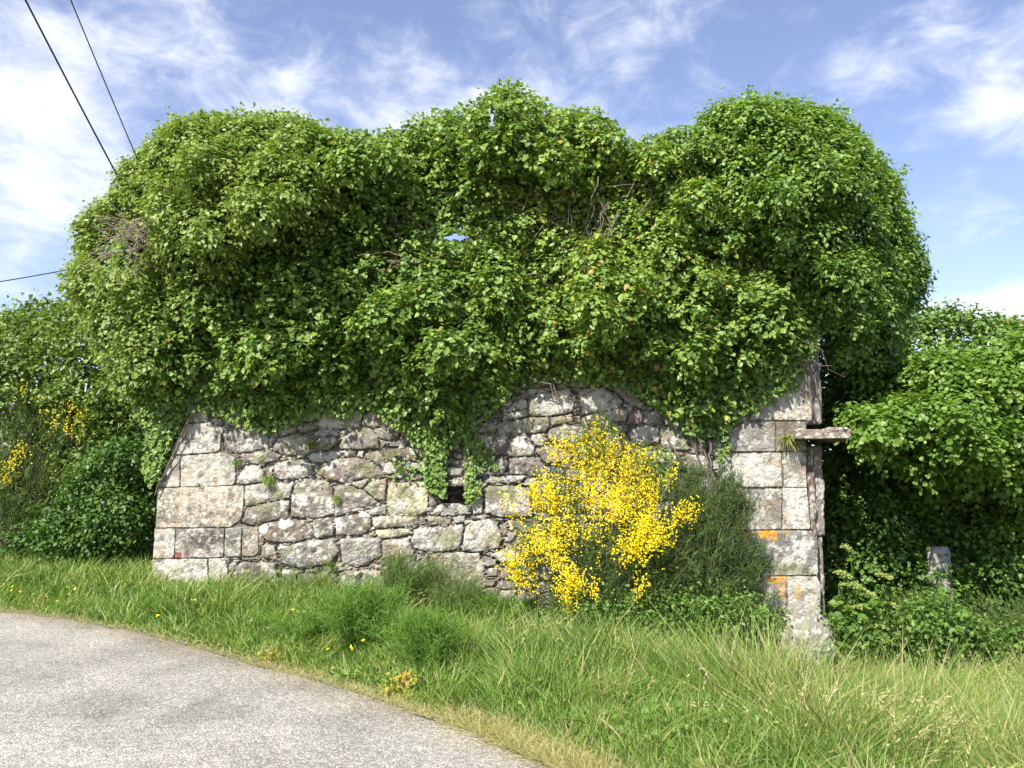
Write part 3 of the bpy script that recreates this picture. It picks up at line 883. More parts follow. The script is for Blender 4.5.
# leaves lying flat on the stone, sprays round the vent
def flat(poly, n, o0=.02, o1=.10, size=.055, dens=None):
    poly = np.array(poly, float); lo, hi = poly.min(0), poly.max(0)
    q = lo + rng.random((n * 3, 2)) * (hi - lo)
    q = q[poly_sd(q[:, 0], q[:, 1], poly) > 0][:n]
    if dens is not None: q = q[fbm(q[:, 0] / dens, q[:, 1] / dens, 55, 3) > .5]
    r = rays(q[:, 0], q[:, 1]); base = wall_hit(q[:, 0], q[:, 1])
    pp = base + np.array([WN[0], WN[1], 0]) * rng.uniform(o0, o1, len(q))[:, None]
    n_ = np.array([WN[0], WN[1], .45]) + rng.normal(0, .38, (len(q), 3))
    t_ = np.array([0, 0, -1.]) + rng.normal(0, .6, (len(q), 3))
    return pp, n_, t_, size * rng.uniform(.6, 1.25, len(q)), .45 + rng.normal(0, .15, len(q))
fl = flat(IVY, 40000, .0, .14, .056)
k = ivy_keep(fl[0]); fl = tuple(a[k] for a in fl); parts.append(fl)
parts.append(flat([(405, 430), (445, 425), (480, 425), (486, 455), (478, 505), (468, 500), (468, 462), (446, 470), (442, 496), (430, 488), (420, 462)], 1500, .02, .09, .05, 14.))
parts.append(flat([(425, 440), (448, 440), (447, 497), (428, 486)], 420, .02, .10, .055)); parts.append(flat([(466, 440), (480, 440), (476, 504), (466, 504)], 160, .02, .08, .045))
parts.append(flat([(150, 425), (180, 418), (190, 412), (170, 450), (160, 480), (154, 488), (146, 470)], 620, .02, .10, .06))
parts.append(flat([(390, 450), (420, 450), (424, 482), (392, 480)], 60, .02, .05, .04)); parts.append(flat([(484, 446), (500, 446), (498, 470), (484, 470)], 60, .02, .05, .035))
parts.append(flat([(640, 448), (672, 448), (676, 480), (640, 484)], 150, .03, .16, .05)); parts.append(flat([(752, 395), (800, 350), (812, 352), (795, 392), (768, 408)], 200, .02, .06, .05, 12.))
parts.append(flat([(716, 430), (730, 430), (728, 458), (716, 462)], 70, .03, .10, .045))
A = [np.concatenate([q[i] for q in parts]) for i in range(5)]
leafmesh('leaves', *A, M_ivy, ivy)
# woody stems
pth, rad = [], []
def wp(px, py, o): return wall_hit(px, py, o)
for (a, b, c_, d_) in [(196, 412, 158, 482), (192, 414, 155, 495), (686, 415, 716, 500), (690, 425, 708, 480), (700, 430, 712, 498), (712, 440, 716, 500),
                       (668, 440, 690, 470), (440, 440, 446, 480), (478, 430, 474, 500), (800, 350, 816, 420), (803, 345, 812, 415), (806, 340, 818, 400)]:
    pth.append(wiggle(wp(a, b, .06), wp(c_, d_, .05), 9, .05)); rad.append((.012, .007))
for _ in range(160):
    a, b = rng.uniform(170, 800), rng.uniform(150, 370)
    c_, d_ = a + rng.normal(0, 45), b + rng.uniform(-60, 60)
    pth.append(wiggle(wp(a, b, rng.uniform(.05, .35)), wp(c_, d_, rng.uniform(.05, .3)), 7, .12)); rad.append((rng.uniform(.005, .013), .003))
for (a, b, c_, d_) in [(585, 180, 600, 260), (600, 200, 580, 270), (570, 160, 556, 230), (612, 210, 590, 280), (350, 330, 425, 300), (360, 270, 420, 262), (430, 290, 470, 330), (465, 305, 460, 330), (360, 255, 440, 262), (560, 250, 600, 235)]:
    for q_ in range(3):
        pth.append(wiggle(wp(a + rng.normal(0, 7), b, .34), wp(c_ + rng.normal(0, 9), d_, .26), 8, .12)); rad.append((.007, .004))
pth = [p_ for p_ in pth if not np.any(inell(*project(p_), 455, 237, 26, 8))]
v, f = tubes(pth, rad[:len(pth)])
mesh('stems', v, f, M_twig, ivy, smooth=True)


# ---------------------------------------------------------------- left crown
def crown(name, label, cat, polys_, base, mat, cnt, size, tintf=None, keep=None, T=IVY_T, Fc=IVY_F, trunk=True, per=7, forkf=(.6, .6, .45), **kw):
    t = empty(name, base); tag(t, label, cat)
    Cs, Rs = [], []
    for (poly, front, rmin, rmax, ntry, spc, jt) in polys_:
        c_, r_ = fill_blobs(poly, ntry, rmin, rmax, front, spc, 9, jt, 1.3)
        Cs.append(c_); Rs.append(r_)
    C_ = np.concatenate(Cs); R_ = np.concatenate(Rs)
    a = blob_leaves(C_, R_, cnt, per, size, tintf=tintf, keep=keep, **kw)
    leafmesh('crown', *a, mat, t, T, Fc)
    if trunk:
        b = np.array(base, float); mid = C_.mean(0)
        ps, rs = [], []
        fork = b + (mid - b) * np.array(forkf)
        ps.append(wiggle(b - np.array([0, 0, .15]), fork, 10, .12)); rs.append((.13, .09))
        for i in rng.choice(len(C_), min(26, len(C_)), replace=False):
            ps.append(wiggle(fork, C_[i] + [0, .45, -.1], 9, .16)); rs.append((.05, .008))
        v, f = tubes(ps, rs, 7); mesh('trunk', v, f, M_twig, t, smooth=True)
    return t, C_, R_


LEFT = [(66, 300), (64, 272), (76, 258), (72, 226), (86, 200), (112, 192), (116, 166), (146, 148), (150, 132), (178, 117), (212, 110), (240, 114), (268, 111), (300, 114), (326, 126),
        (345, 165), (352, 215), (325, 262), (260, 290), (215, 330), (180, 400), (168, 438), (154, 436), (120, 400), (96, 350)]


def left_front(px, py, d):
    t = .50 + .60 * bump(px, py, 225, 195, 95, 70) + .3 * bump(px, py, 120, 300, 50, 50)
    t = t + 2.0 * (fbm(px / 52, py / 34, 521, 3) - .5)
    t = np.maximum(t, .05) * (.40 + .60 * ss(.36, .50, fbm(px / 30, py / 20, 527, 2)))
    t = t - 1.3 * bump(px, py, 120, 236, 22, 24)
    t = t * (.12 + .88 * ss(425, 330, py))
    return WD(px, 300) - t * (.15 + .85 * ss(0, 70, d)) + .5 * ss(140, 70, px)


def lk_(pp):
    px, py = project(pp)
    return ~(inell(px, py, 116, 236, 32, 34) & (rng.random(len(px)) < .985) & (pp[:, 1] < WD(px, 300) + .25)) & ivy_keep(pp)


x_, y_ = P(205, 500, 12.0)[:2]
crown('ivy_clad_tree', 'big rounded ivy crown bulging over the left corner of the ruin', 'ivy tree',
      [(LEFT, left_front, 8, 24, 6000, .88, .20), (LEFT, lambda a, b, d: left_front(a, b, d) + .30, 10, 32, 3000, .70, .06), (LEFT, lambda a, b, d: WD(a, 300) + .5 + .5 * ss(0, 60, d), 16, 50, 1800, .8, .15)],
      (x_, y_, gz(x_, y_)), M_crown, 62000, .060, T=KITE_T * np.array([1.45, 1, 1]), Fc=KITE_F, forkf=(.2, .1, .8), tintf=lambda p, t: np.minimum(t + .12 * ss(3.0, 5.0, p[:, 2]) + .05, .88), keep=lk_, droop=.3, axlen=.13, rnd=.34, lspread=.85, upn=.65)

# bare dead twigs showing through at its left
tw = empty('dead_branches', P(150, 250, 9.9)); tag(tw, 'fan of bare grey twigs poking from the left side of the ivy crown', 'dead branches')
ps, rs = [], []
for i in range(36):
    a = P(rng.uniform(135, 175), rng.uniform(215, 275), rng.uniform(9.7, 10.1))
    b = P(rng.uniform(84, 145), rng.uniform(203, 285), rng.uniform(9.1, 9.7))
    q_ = wiggle(a, b, 7, .12, -.03); ps.append(q_); rs.append((.007, .003))
    c_ = q_[4] + rng.normal(0, .14, 3) + np.array([-.12, -.03, .02]); ps.append(wiggle(q_[3], c_, 5, .04)); rs.append((.006, .0025))
v, f = tubes(ps, rs, 4); mesh('twigs', v, f, M_grey, tw, smooth=True)

# ---------------------------------------------------------------- right crown
RIGHT = [(692, 128), (697, 108), (722, 97), (746, 93), (772, 97), (800, 102), (832, 106), (850, 122), (868, 142), (886, 166), (904, 172), (900, 198), (915, 232), (929, 268), (932, 292), (927, 306),
         (906, 318), (898, 340), (905, 380), (880, 400), (850, 400), (826, 360), (812, 300), (790, 262), (740, 250), (712, 215), (700, 175)]


def right_front(px, py, d):
    base = WD(np.minimum(px, 815), 300)
    t = .60 + .35 * bump(px, py, 775, 190, 75, 75)
    t = t + 1.4 * (fbm(px / 52, py / 34, 541, 3) - .5)
    t = np.maximum(t, .05) * (.45 + .55 * ss(.36, .50, fbm(px / 30, py / 20, 547, 2)))
    return base - t * (.2 + .8 * ss(0, 65, d)) + 1.3 * ss(800, 925, px) + .5 * ss(320, 390, py)


x_, y_ = P(866, 560, 12.2)[:2]
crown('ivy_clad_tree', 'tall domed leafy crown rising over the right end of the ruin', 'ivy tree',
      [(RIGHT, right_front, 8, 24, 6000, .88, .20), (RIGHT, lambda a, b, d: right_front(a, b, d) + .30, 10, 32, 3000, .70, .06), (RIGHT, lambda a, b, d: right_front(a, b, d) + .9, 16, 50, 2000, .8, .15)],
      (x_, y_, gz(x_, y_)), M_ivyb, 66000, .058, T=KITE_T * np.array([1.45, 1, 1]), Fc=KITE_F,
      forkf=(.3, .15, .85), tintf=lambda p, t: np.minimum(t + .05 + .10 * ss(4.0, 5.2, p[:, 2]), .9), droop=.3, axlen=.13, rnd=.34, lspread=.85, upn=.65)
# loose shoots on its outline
sp = empty('ivy_shoots', P(768, 110, 9.6)); tag(sp, 'thin leafless shoots standing up from the top of the right crown', 'shoots')
ps, rs = [], []
for (a, b, c_, d_) in [(765, 108, 769, 84), (768, 108, 766, 88), (749, 104, 747, 88), (764, 106, 760, 92)]:
    ps.append(wiggle(P(a, b, 9.6), P(c_, d_, 9.6), 6, .02)); rs.append((.006, .003))
    for _ in range(5):
        o_ = ps[-1][rng.integers(2, 6)]
for q_, r_ in zip(ps, rs):
    v, f = tubes([q_], [r_], 4); mesh('twig', v, f, M_twig, sp)
pp = []
for (a, b) in [(747, 92), (748, 97), (838, 108), (842, 106), (846, 112), (902, 172), (907, 168), (900, 180), (896, 176), (880, 152), (240, 110), (171, 112)]:
    for _ in range(9): pp.append(P(a + rng.normal(0, 3), b + rng.normal(0, 3), 9.7 + (.9 if a > 880 else 0)))
pp = np.array(pp); n_ = len(pp)
leafmesh('leaves', pp, rng.normal(0, 1, (n_, 3)) + [0, -.5, .6], rng.normal(0, 1, (n_, 3)), rng.uniform(.035, .055, n_), rng.uniform(.5, .8, n_), M_ivyb, sp)

# ---------------------------------------------------------------- background left
crown('rounded_bush', 'dense rounded bush behind the left side of the ruin', 'bush',
      [([(-80, 400), (-60, 330), (-20, 315), (12, 300), (40, 293), (70, 292), (130, 296), (200, 330), (225, 380), (225, 440), (200, 540), (90, 545), (-80, 545)],
        lambda a, b, d: 12.2 + .9 * (1 - ss(0, 70, d)) - 1.4 * (fbm(a / 50, b / 36, 561, 3) - .5), 9, 26, 4500, .80, .2),
       ([(-80, 330), (-20, 325), (30, 305), (70, 300), (200, 340), (225, 440), (200, 560), (-80, 560)], lambda a, b, d: 13.2 + 0 * a, 14, 40, 2500, .62, .1),
       ([(-80, 330), (-20, 325), (30, 305), (70, 300), (200, 340), (225, 440), (200, 560), (-80, 560)], lambda a, b, d: 14.0 + 0 * a, 14, 40, 2600, .60, .1)],
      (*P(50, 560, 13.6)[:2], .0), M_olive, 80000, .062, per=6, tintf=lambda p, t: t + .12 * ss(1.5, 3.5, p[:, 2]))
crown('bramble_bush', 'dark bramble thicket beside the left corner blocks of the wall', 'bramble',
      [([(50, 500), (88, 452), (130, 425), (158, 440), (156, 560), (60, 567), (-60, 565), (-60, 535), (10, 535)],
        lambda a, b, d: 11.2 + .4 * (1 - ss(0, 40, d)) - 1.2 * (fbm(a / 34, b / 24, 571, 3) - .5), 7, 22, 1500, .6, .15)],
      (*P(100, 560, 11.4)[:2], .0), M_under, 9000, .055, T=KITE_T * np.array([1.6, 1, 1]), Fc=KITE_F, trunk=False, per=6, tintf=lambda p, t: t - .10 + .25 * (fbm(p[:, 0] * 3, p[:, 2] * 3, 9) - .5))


# ---------------------------------------------------------------- broom bushes
def broom(name, label, base, blobs, nshoot, mat, shoot_len=.16, tint0=.5, width=.006, up=.9, nbr=60, rbase=.014, spread=1.):
    """blobs: (px,py,D,rpx)"""
    t = empty(name, base); tag(t, label, 'broom bush')
    b = np.array(base, float)
    bl = np.array(blobs, float)
    Cc = P(bl[:, 0], bl[:, 1], bl[:, 2]); Rc = bl[:, 3] * bl[:, 2] / F
    ps, rs = [], []
    for i in range(nbr):
        k = rng.integers(len(Cc)); e = Cc[k] + nz(rng.normal(size=3)) * Rc[k] * .8
        m_ = b + (e - b) * .45 + np.array([0, 0, .12]); tt = np.linspace(0, 1, 9)[:, None]
        s_ = b + rng.normal(0, .05, 3) * [1, 1, 0]
        q_ = s_ * (1 - tt) ** 2 + 2 * m_ * tt * (1 - tt) + e * tt ** 2
        ps.append(q_ + rng.normal(0, .008, q_.shape)); rs.append((rbase, .003))
    v, f = tubes(ps, rs, 4); mesh('branches', v, f, M_twig, t, smooth=True)
    w = Rc ** 2; PL = 14; na = nshoot // PL; idx = rng.choice(len(Cc), na, p=w / w.sum())
    n = nz(rng.normal(size=(na, 3))); rad = rng.random(na) ** .45 * rng.uniform(.9, 1.12, na)
    p = Cc[idx] + n * (Rc[idx] * rad * .95)[:, None]
    k = p[:, 2] > gz(p[:, 0], p[:, 1]) + .02; p = p[k]; n = n[k]; idx = idx[k]
    d = nz((p - b) * .55 + np.array([0, 0, up * .35]) + n * .35 * spread + rng.normal(0, .42 + .2 * (name == 'green_broom_bush'), (len(p), 3)))
    tb = np.repeat(rng.normal(0, .16, len(p)), PL)
    s_ = np.tile(np.linspace(-.5, .6, PL), len(p)) * shoot_len * 1.3
    d = np.repeat(d, PL, 0); p = np.repeat(p, PL, 0) + d * s_[:, None] + rng.normal(0, .012, (len(d), 3)); d = nz(d + rng.normal(0, .34, d.shape))
    L = shoot_len * .62 * rng.uniform(.5, 1.3, len(p)); tint0 = tint0 + tb
    v, f, ti = strips(p - d * (L * .5)[:, None], d, L, np.full(len(p), width), rng.normal(0, .02, (len(p), 3)), tint0 + rng.normal(0, .2, len(p)))
    mesh('shoots', v, f, mat, t, attrs={'tint': ti})
    return t, Cc, Rc, b


def flowers(t, clusters, per, b, size=.024, name='flowers'):
    pp, dd_ = [], []
    for (x, y, D, rx, ry, m) in clusters:
        n_ = int(m * per)
        q = np.clip(rng.normal(0, .54, (n_, 3)), -1.15, 1.15)
        c = P(x, y, D)
        ps_ = c + q * np.array([rx, .75 * max(rx, ry), ry]) * D / F
        pp.append(ps_)
    pp = np.concatenate(pp)
    # gather them along shoots
    ax = nz(pp - b + np.array([0, 0, .4])); m = 5
    off_ = (rng.random((len(pp), m)) - .5) * .24
    q = (pp[:, None] + ax[:, None] * off_[..., None] + rng.normal(0, .012, (len(pp), m, 3))).reshape(-1, 3)
    n_ = len(q)
    nn = nz(rng.normal(0, .7, (n_, 3)) + [0, -.5, .5]); tt = rng.normal(0, 1, (n_, 3))
    sz = size * rng.uniform(.7, 1.25, n_); ti = rng.random(n_)
    T = PET_T
    leafmesh(name, np.repeat(q, 2, 0), np.repeat(nn, 2, 0) + rng.normal(0, .5, (2 * n_, 3)), np.repeat(tt, 2, 0) + rng.normal(0, .6, (2 * n_, 3)), np.repeat(sz, 2), np.repeat(ti, 2), M_yellow, t, T, KITE_F)


bx, by = P(608, 628, 8.75)[:2]; bb = (bx, by, float(gz(bx, by)) - .02)
t, Cc, Rc, b = broom('flowering_broom_bush', 'broom bush covered in bright yellow flowers against the stone wall', bb,
    [(560, 500, 8.7, 34), (600, 455, 8.7, 30), (640, 480, 8.7, 36), (545, 550, 8.6, 34), (590, 545, 8.6, 40), (635, 540, 8.6, 38), (600, 590, 8.6, 34), (560, 590, 8.55, 26),
     (645, 585, 8.6, 34), (672, 500, 8.7, 26), (598, 430, 8.75, 12), (525, 575, 8.6, 18), (670, 560, 8.6, 30)], 26000, M_broomg, .17, .62, .0055, .9, 34)
FL = [(598, 432, 8.7, 10, 9, 3), (578, 448, 8.65, 22, 10, 5), (556, 452, 8.65, 14, 6, 3), (610, 452, 8.6, 22, 14, 8), (600, 470, 8.5, 26, 14, 7), (640, 462, 8.6, 16, 10, 5), (630, 480, 8.5, 22, 12, 7),
      (650, 492, 8.5, 16, 10, 5), (550, 488, 8.5, 18, 10, 6), (535, 500, 8.5, 14, 9, 4), (556, 505, 8.4, 16, 8, 4), (590, 495, 8.4, 20, 12, 6), (612, 512, 8.3, 20, 12, 7), (640, 512, 8.4, 18, 10, 4),
      (655, 535, 8.2, 20, 10, 7), (635, 548, 8.2, 20, 10, 7), (645, 525, 8.2, 14, 8, 4), (690, 512, 8.4, 8, 6, 2), (678, 516, 8.4, 6, 7, 1.6), (672, 476, 8.6, 6, 5, 1), (560, 530, 8.3, 20, 9, 5),
      (540, 540, 8.3, 22, 9, 5), (520, 558, 8.3, 14, 10, 4), (512, 570, 8.3, 9, 8, 2), (552, 552, 8.2, 16, 8, 4), (525, 580, 8.3, 14, 6, 2.2), (573, 584, 8.1, 14, 9, 4), (566, 598, 8.1, 10, 6, 2.4),
      (594, 590, 8.1, 5, 10, 1.0), (566, 572, 8.1, 8, 10, 2), (642, 588, 8.2, 6, 9, 1.1), (590, 530, 8.3, 16, 10, 2), (505, 500, 8.5, 5, 4, .6), (512, 512, 8.5, 7, 5, .8), (620, 495, 8.4, 18, 12, 4), (575, 470, 8.6, 18, 8, 2.5)]
FL += [(600, 520, 8.35, 70, 65, 2), (560, 560, 8.3, 42, 40, 2), (640, 560, 8.25, 40, 50, 1)]
flowers(t, FL, 15, b, .0185)
bx, by = P(700, 632, 8.75)[:2]; bb = (bx, by, float(gz(bx, by)) - .02)
broom('green_broom_bush', 'dark green feathery broom without flowers, right of the yellow one', bb,
    [(690, 500, 8.8, 20), (705, 535, 8.7, 40), (700, 585, 8.7, 44), (735, 560, 8.75, 32), (722, 505, 8.8, 26), (728, 482, 8.85, 16), (738, 505, 8.8, 20), (758, 560, 8.75, 16), (696, 478, 8.85, 14), (640, 600, 8.55, 30), (600, 612, 8.5, 24), (570, 606, 8.5, 18), (660, 600, 8.6, 34), (742, 600, 8.7, 26), (668, 540, 8.7, 30), (680, 470, 8.9, 10)], 42000, M_broomg, .13, .42, .006, .9, 60)
# sprinkle of flowers at its upper edge
bx, by = P(20, 555, 12.2)[:2]; bb = (bx, by, .0)
t, *_r = broom('flowering_broom_bush', 'tall olive broom with a few yellow blooms at the left edge behind the verge', bb,
    [(20, 425, 12.0, 26), (58, 432, 12.0, 22), (10, 470, 11.9, 38), (55, 480, 12.0, 32), (90, 455, 12.1, 18), (20, 515, 11.9, 38), (-30, 470, 12, 40), (75, 515, 12.0, 26)], 17000, M_broomg, .17, .74, .008)
flowers(t, [(80, 416, 11.7, 17, 11, 2.4), (68, 426, 11.7, 14, 8, 1.4), (12, 462, 11.5, 8, 12, 1.5), (4, 472, 11.5, 8, 12, 1.4), (22, 450, 11.5, 8, 8, .7), (30, 392, 11.7, 20, 8, .6), (45, 412, 11.7, 12, 9, .7), (80, 465, 11.7, 34, 24, 1.6)], 12, np.array(bb), .020)


# ---------------------------------------------------------------- feathery / tufted plants
def fronds(name, label, cat, px, py, D, hgt, spread, n, mat, tint=.5, w=.004, whorl=.05, group=None, stems=14):
    x, y = P(px, py, D)[:2]; b = np.array([x, y, float(gz(x, y))])
    t = empty(name, b); tag(t, label, cat, group)
    pth = []
    for i in range(stems):
        e = b + np.array([rng.normal(0, spread), rng.normal(0, spread * .7), hgt * rng.uniform(.6, 1.05)])
        m_ = b + (e - b) * np.array([.3, .3, .6]); tt = np.linspace(0, 1, 9)[:, None]
        pth.append((b + rng.normal(0, .02, 3) * [1, 1, 0]) * (1 - tt) ** 2 + 2 * m_ * tt * (1 - tt) + e * tt ** 2)
    v, f = tubes(pth, [(.005, .002)] * stems, 4); mesh('stems', v, f, mat, t, attrs={'tint': np.full(len(f), .3)})
    A_ = np.array(pth); s = rng.integers(0, stems, n); k = rng.random(n) ** .7 * 7.99; i0 = k.astype(int); fr = (k - i0)[:, None]
    p = A_[s, i0] * (1 - fr) + A_[s, np.minimum(i0 + 1, 8)] * fr
    ax = nz(A_[s, 8] - b)
    d = nz(ax * .6 + rng.normal(0, .6, (n, 3)) + [0, 0, .25]); L = whorl * rng.uniform(.5, 1.5, n)
    p = p + rng.normal(0, whorl * .5, (n, 3))
    p[:, 2] = np.maximum(p[:, 2], b[2] + .01)
    v, f, ti = strips(p, d, L, np.full(n, w), rng.normal(0, .25, (n, 3)) * L[:, None], tint + rng.normal(0, .2, n))
    mesh('fronds', v, f, mat, t, attrs={'tint': ti})
    return t


# ---------------------------------------------------------------- right side: vine over a low wall, undergrowth
lw = empty('low_stone_wall', (*P(960, 600, 11.4)[:2], -.6)); tag(lw, 'low boundary wall almost hidden under vines at the right', 'wall')
a = P(870, 500, 11.6); b_ = P(1180, 500, 10.9)
c_ = (a + b_) / 2; c_[2] = .7
box_pts(c_, np.linalg.norm(a - b_), .5, 3.0, 'masonry', lw, (.2, .18, .16), 31, 40, .05, rounding=.2, rotz=math.atan2(b_[1] - a[1], b_[0] - a[0]))
c_ = P(938, 548, 10.05); c_[2] -= .55
s_ = box_pts(c_, .26, .2, 1.15, 'upright_stone', None, (.30, .27, .27), 33, 16, .03, rounding=.7, rotz=.3)
tag(s_, 'small pale upright stone in the shady undergrowth at the right', 'stone')
VINE = [(838, 410), (858, 398), (880, 398), (905, 352), (930, 345), (965, 352), (1000, 335), (1060, 330), (1110, 345), (1110, 560), (1040, 560), (1010, 540), (985, 548), (960, 500), (930, 530), (900, 480), (872, 470), (856, 452), (840, 446)]


def vine_front(px, py, d):
    return 10.0 - 2.2 * (fbm(px / 40, py / 26, 581, 3) - .5) - .45 * ss(0, 50, d) - .35 * ss(390, 440, py) * (py < 470) + .8 * ss(470, 520, py) + .5 * ss(960, 850, px) * 0


crown('trailing_vine', 'bright green large-leaved vine spilling over the low wall at the right', 'vine',
      [(VINE, vine_front, 7, 20, 5000, .85, .18), (VINE, lambda a, b, d: vine_front(a, b, d) + .30, 9, 28, 2500, .7, .05)], (*P(985, 590, 11.1)[:2], -.6), M_vine, 42000, .056, T=ROUND_T, per=6,
      droop=.4, lspread=.8, upn=.65, rnd=.36, axlen=.15, trunk=False)
crown('background_tree', 'rounded green tree behind the vine at the far right', 'tree',
      [([(790, 400), (893, 345), (895, 310), (915, 300), (940, 302), (970, 306), (1000, 310), (1040, 312), (1120, 330), (1120, 600), (790, 600)],
        lambda a, b, d: 12.9 + .4 * (1 - ss(0, 40, d)), 8, 22, 4000, .7, .15), ([(870, 400), (893, 330), (915, 306), (1000, 314), (1120, 330), (1120, 430)], lambda a, b, d: 13.4 + 0 * a, 8, 22, 3000, .6, .1)],
      (*P(1000, 560, 14.2)[:2], -.6), M_ivyb, 48000, .062, per=6)
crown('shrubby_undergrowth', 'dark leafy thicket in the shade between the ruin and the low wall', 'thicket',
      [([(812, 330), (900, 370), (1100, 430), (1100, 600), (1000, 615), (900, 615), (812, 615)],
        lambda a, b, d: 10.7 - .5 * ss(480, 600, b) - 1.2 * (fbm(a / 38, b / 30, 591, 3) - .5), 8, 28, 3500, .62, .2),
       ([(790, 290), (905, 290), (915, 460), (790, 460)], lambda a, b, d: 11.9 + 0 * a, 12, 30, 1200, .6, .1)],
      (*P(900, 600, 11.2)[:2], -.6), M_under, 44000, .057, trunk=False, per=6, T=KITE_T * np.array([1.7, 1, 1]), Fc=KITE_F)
crown('nettle_patch', 'low leafy weeds growing at the foot of the shaded thicket', 'weeds',
      [([(826, 612), (846, 596), (862, 622), (890, 622), (915, 600), (938, 588), (962, 598), (990, 626), (1040, 622), (1080, 650), (1040, 670), (900, 664), (836, 664)],
        lambda a, b, d: 8.9 - .4 * ss(0, 40, d), 6, 18, 1500, .6, .15)],
      (*P(930, 650, 9.1)[:2], -.62), M_under, 4200, .05, trunk=False, per=5, T=KITE_T * np.array([1.5, 1, 1]), Fc=KITE_F, tintf=lambda p, t: t + .1)
crown('leafy_weed', 'pale leafy weeds at the foot of the two broom bushes', 'weeds',
      [([(500, 590), (540, 600), (600, 592), (660, 590), (740, 588), (790, 600), (800, 640), (720, 640), (600, 640), (520, 625)], lambda a, b, d: 8.35 - .2 * ss(0, 20, d), 3, 15, 700, 1.1, .22)],
      (*P(640, 640, 8.4)[:2], -.35), M_under, 1700, .042, trunk=False, per=5, T=KITE_T * np.array([1.3, 1, 1]), Fc=KITE_F, tintf=lambda p, t: t + .2)
for i_, (fx, fy, fh) in enumerate([(893, 648, .62), (925, 652, .66), (958, 650, .58), (990, 654, .64), (1022, 650, .7)]):
    fronds('grassy_fern', ['leftmost fern in the shade, next to the hogweed', 'second fern from the left, in front of the upright stone', 'middle fern of the shaded row at the right', 'fourth fern of the shaded row, near the picture edge', 'last fern of the shaded row at the right edge'][i_],
           'fern', fx, fy + rng.uniform(-4, 4), 9.15 + .25 * (i_ % 2), fh * [.8, 1.15, 1.0, .8, 1.1][i_], .24, 3000, M_broomg, .80, .008, .11, 'ferns in the shade at the right', 26)
# tiled roof behind
rf = empty('outbuilding', (*P(1050, 500, 15)[:2], -.5)); tag(rf, 'corner of a stone outbuilding with red roof tiles at the right edge', 'outbuilding')
c_ = P(1130, 400, 15.9); c_[2] = 1.2
box_pts(c_, 2.2, 2.0, 4.2, 'wall', rf, (.3, .26, .22), 41, 20, .04, rounding=.05)
nt_ = 9
vs, fs = [], []; base = 0
a0 = P(1082, 338, 14.6); n1 = 13
for i in range(nt_):
    th = np.linspace(0, np.pi, n1); x0 = a0[0] + i * .24
    for (yy, zz) in ((0, 0), (2.2, .65)):
        vs.append(np.stack([x0 + .11 * np.cos(th), a0[1] + yy + 0 * th, a0[2] + .06 + zz + .07 * np.sin(th)], -1))
        vs.append(np.stack([x0 + .11 * np.cos(th), a0[1] + yy + 0 * th, a0[2] + .035 + zz + .07 * np.sin(th) * .8], -1))
    q = np.arange(n1 - 1)
    for (k0, k1) in ((0, 2), (1, 3), (0, 1)):
        fs.append(np.stack([q + k0 * n1, q + 1 + k0 * n1, q + 1 + k1 * n1, q + k1 * n1], -1) + base)
    base += 4 * n1
mesh('roof', np.concatenate(vs), np.concatenate(fs), M_tile, rf, smooth=True)

# hogweed
hg = empty('hogweed_plant', (*P(872, 655, 8.9)[:2], float(gz(*P(872, 655, 8.9)[:2])))); tag(hg, 'hogweed with pale green flat umbels right of the corner boulder', 'hogweed')
hb = np.array(hg.location); ps, rs = [], []; lp, lt_ = [], []
for (x, y, rp) in [(846, 546, 5), (853, 583, 11), (868, 592, 9), (884, 574, 8), (890, 603, 6), (842, 572, 8), (872, 612, 8), (880, 624, 8), (862, 606, 8)]:
    c = P(x, y, 8.8); ps.append(wiggle(hb, c, 8, .05)); rs.append((.008, .004)); r_ = rp * 8.8 / F
    n_ = int(rp * 26); an = rng.random(n_) * 6.283; rr_ = np.sqrt(rng.random(n_)) * r_
    lp.append(c + np.stack([rr_ * np.cos(an), rr_ * np.sin(an) * .8, -rr_ ** 2 / r_ * .35 + rng.normal(0, .006, n_) - .25 * rr_ * np.cos(an)], -1))
    for j in range(7):
        a_ = rng.random() * 6.28; ps.append(np.stack([c - [0, 0, .05], c + [math.cos(a_) * r_ * .8, math.sin(a_) * r_ * .6, -.01]])); rs.append((.003, .002))
v, f = tubes(ps, rs, 4); mesh('stems', v, f, M_fennel, hg, attrs={'tint': np.full(len(f), .3)})
lp = np.concatenate(lp); n_ = len(lp)
leafmesh('umbels', lp, rng.normal(0, .3, (n_, 3)) + [0, -.35, 1], rng.normal(0, 1, (n_, 3)), rng.uniform(.018, .034, n_), rng.uniform(.7, .84, n_), M_grass, hg, KITE_T * [1.8, 1, 1], KITE_F)
q = P(rng.uniform(835, 895, 160), rng.uniform(600, 650, 160), rng.uniform(8.7, 9.1, 160))
leafmesh('leaves', q, rng.normal(0, .5, (160, 3)) + [0, -.4, 1], rng.normal(0, 1, (160, 3)), rng.uniform(.06, .13, 160), rng.uniform(.1, .6, 160), M_vine, hg, ROUND_T)


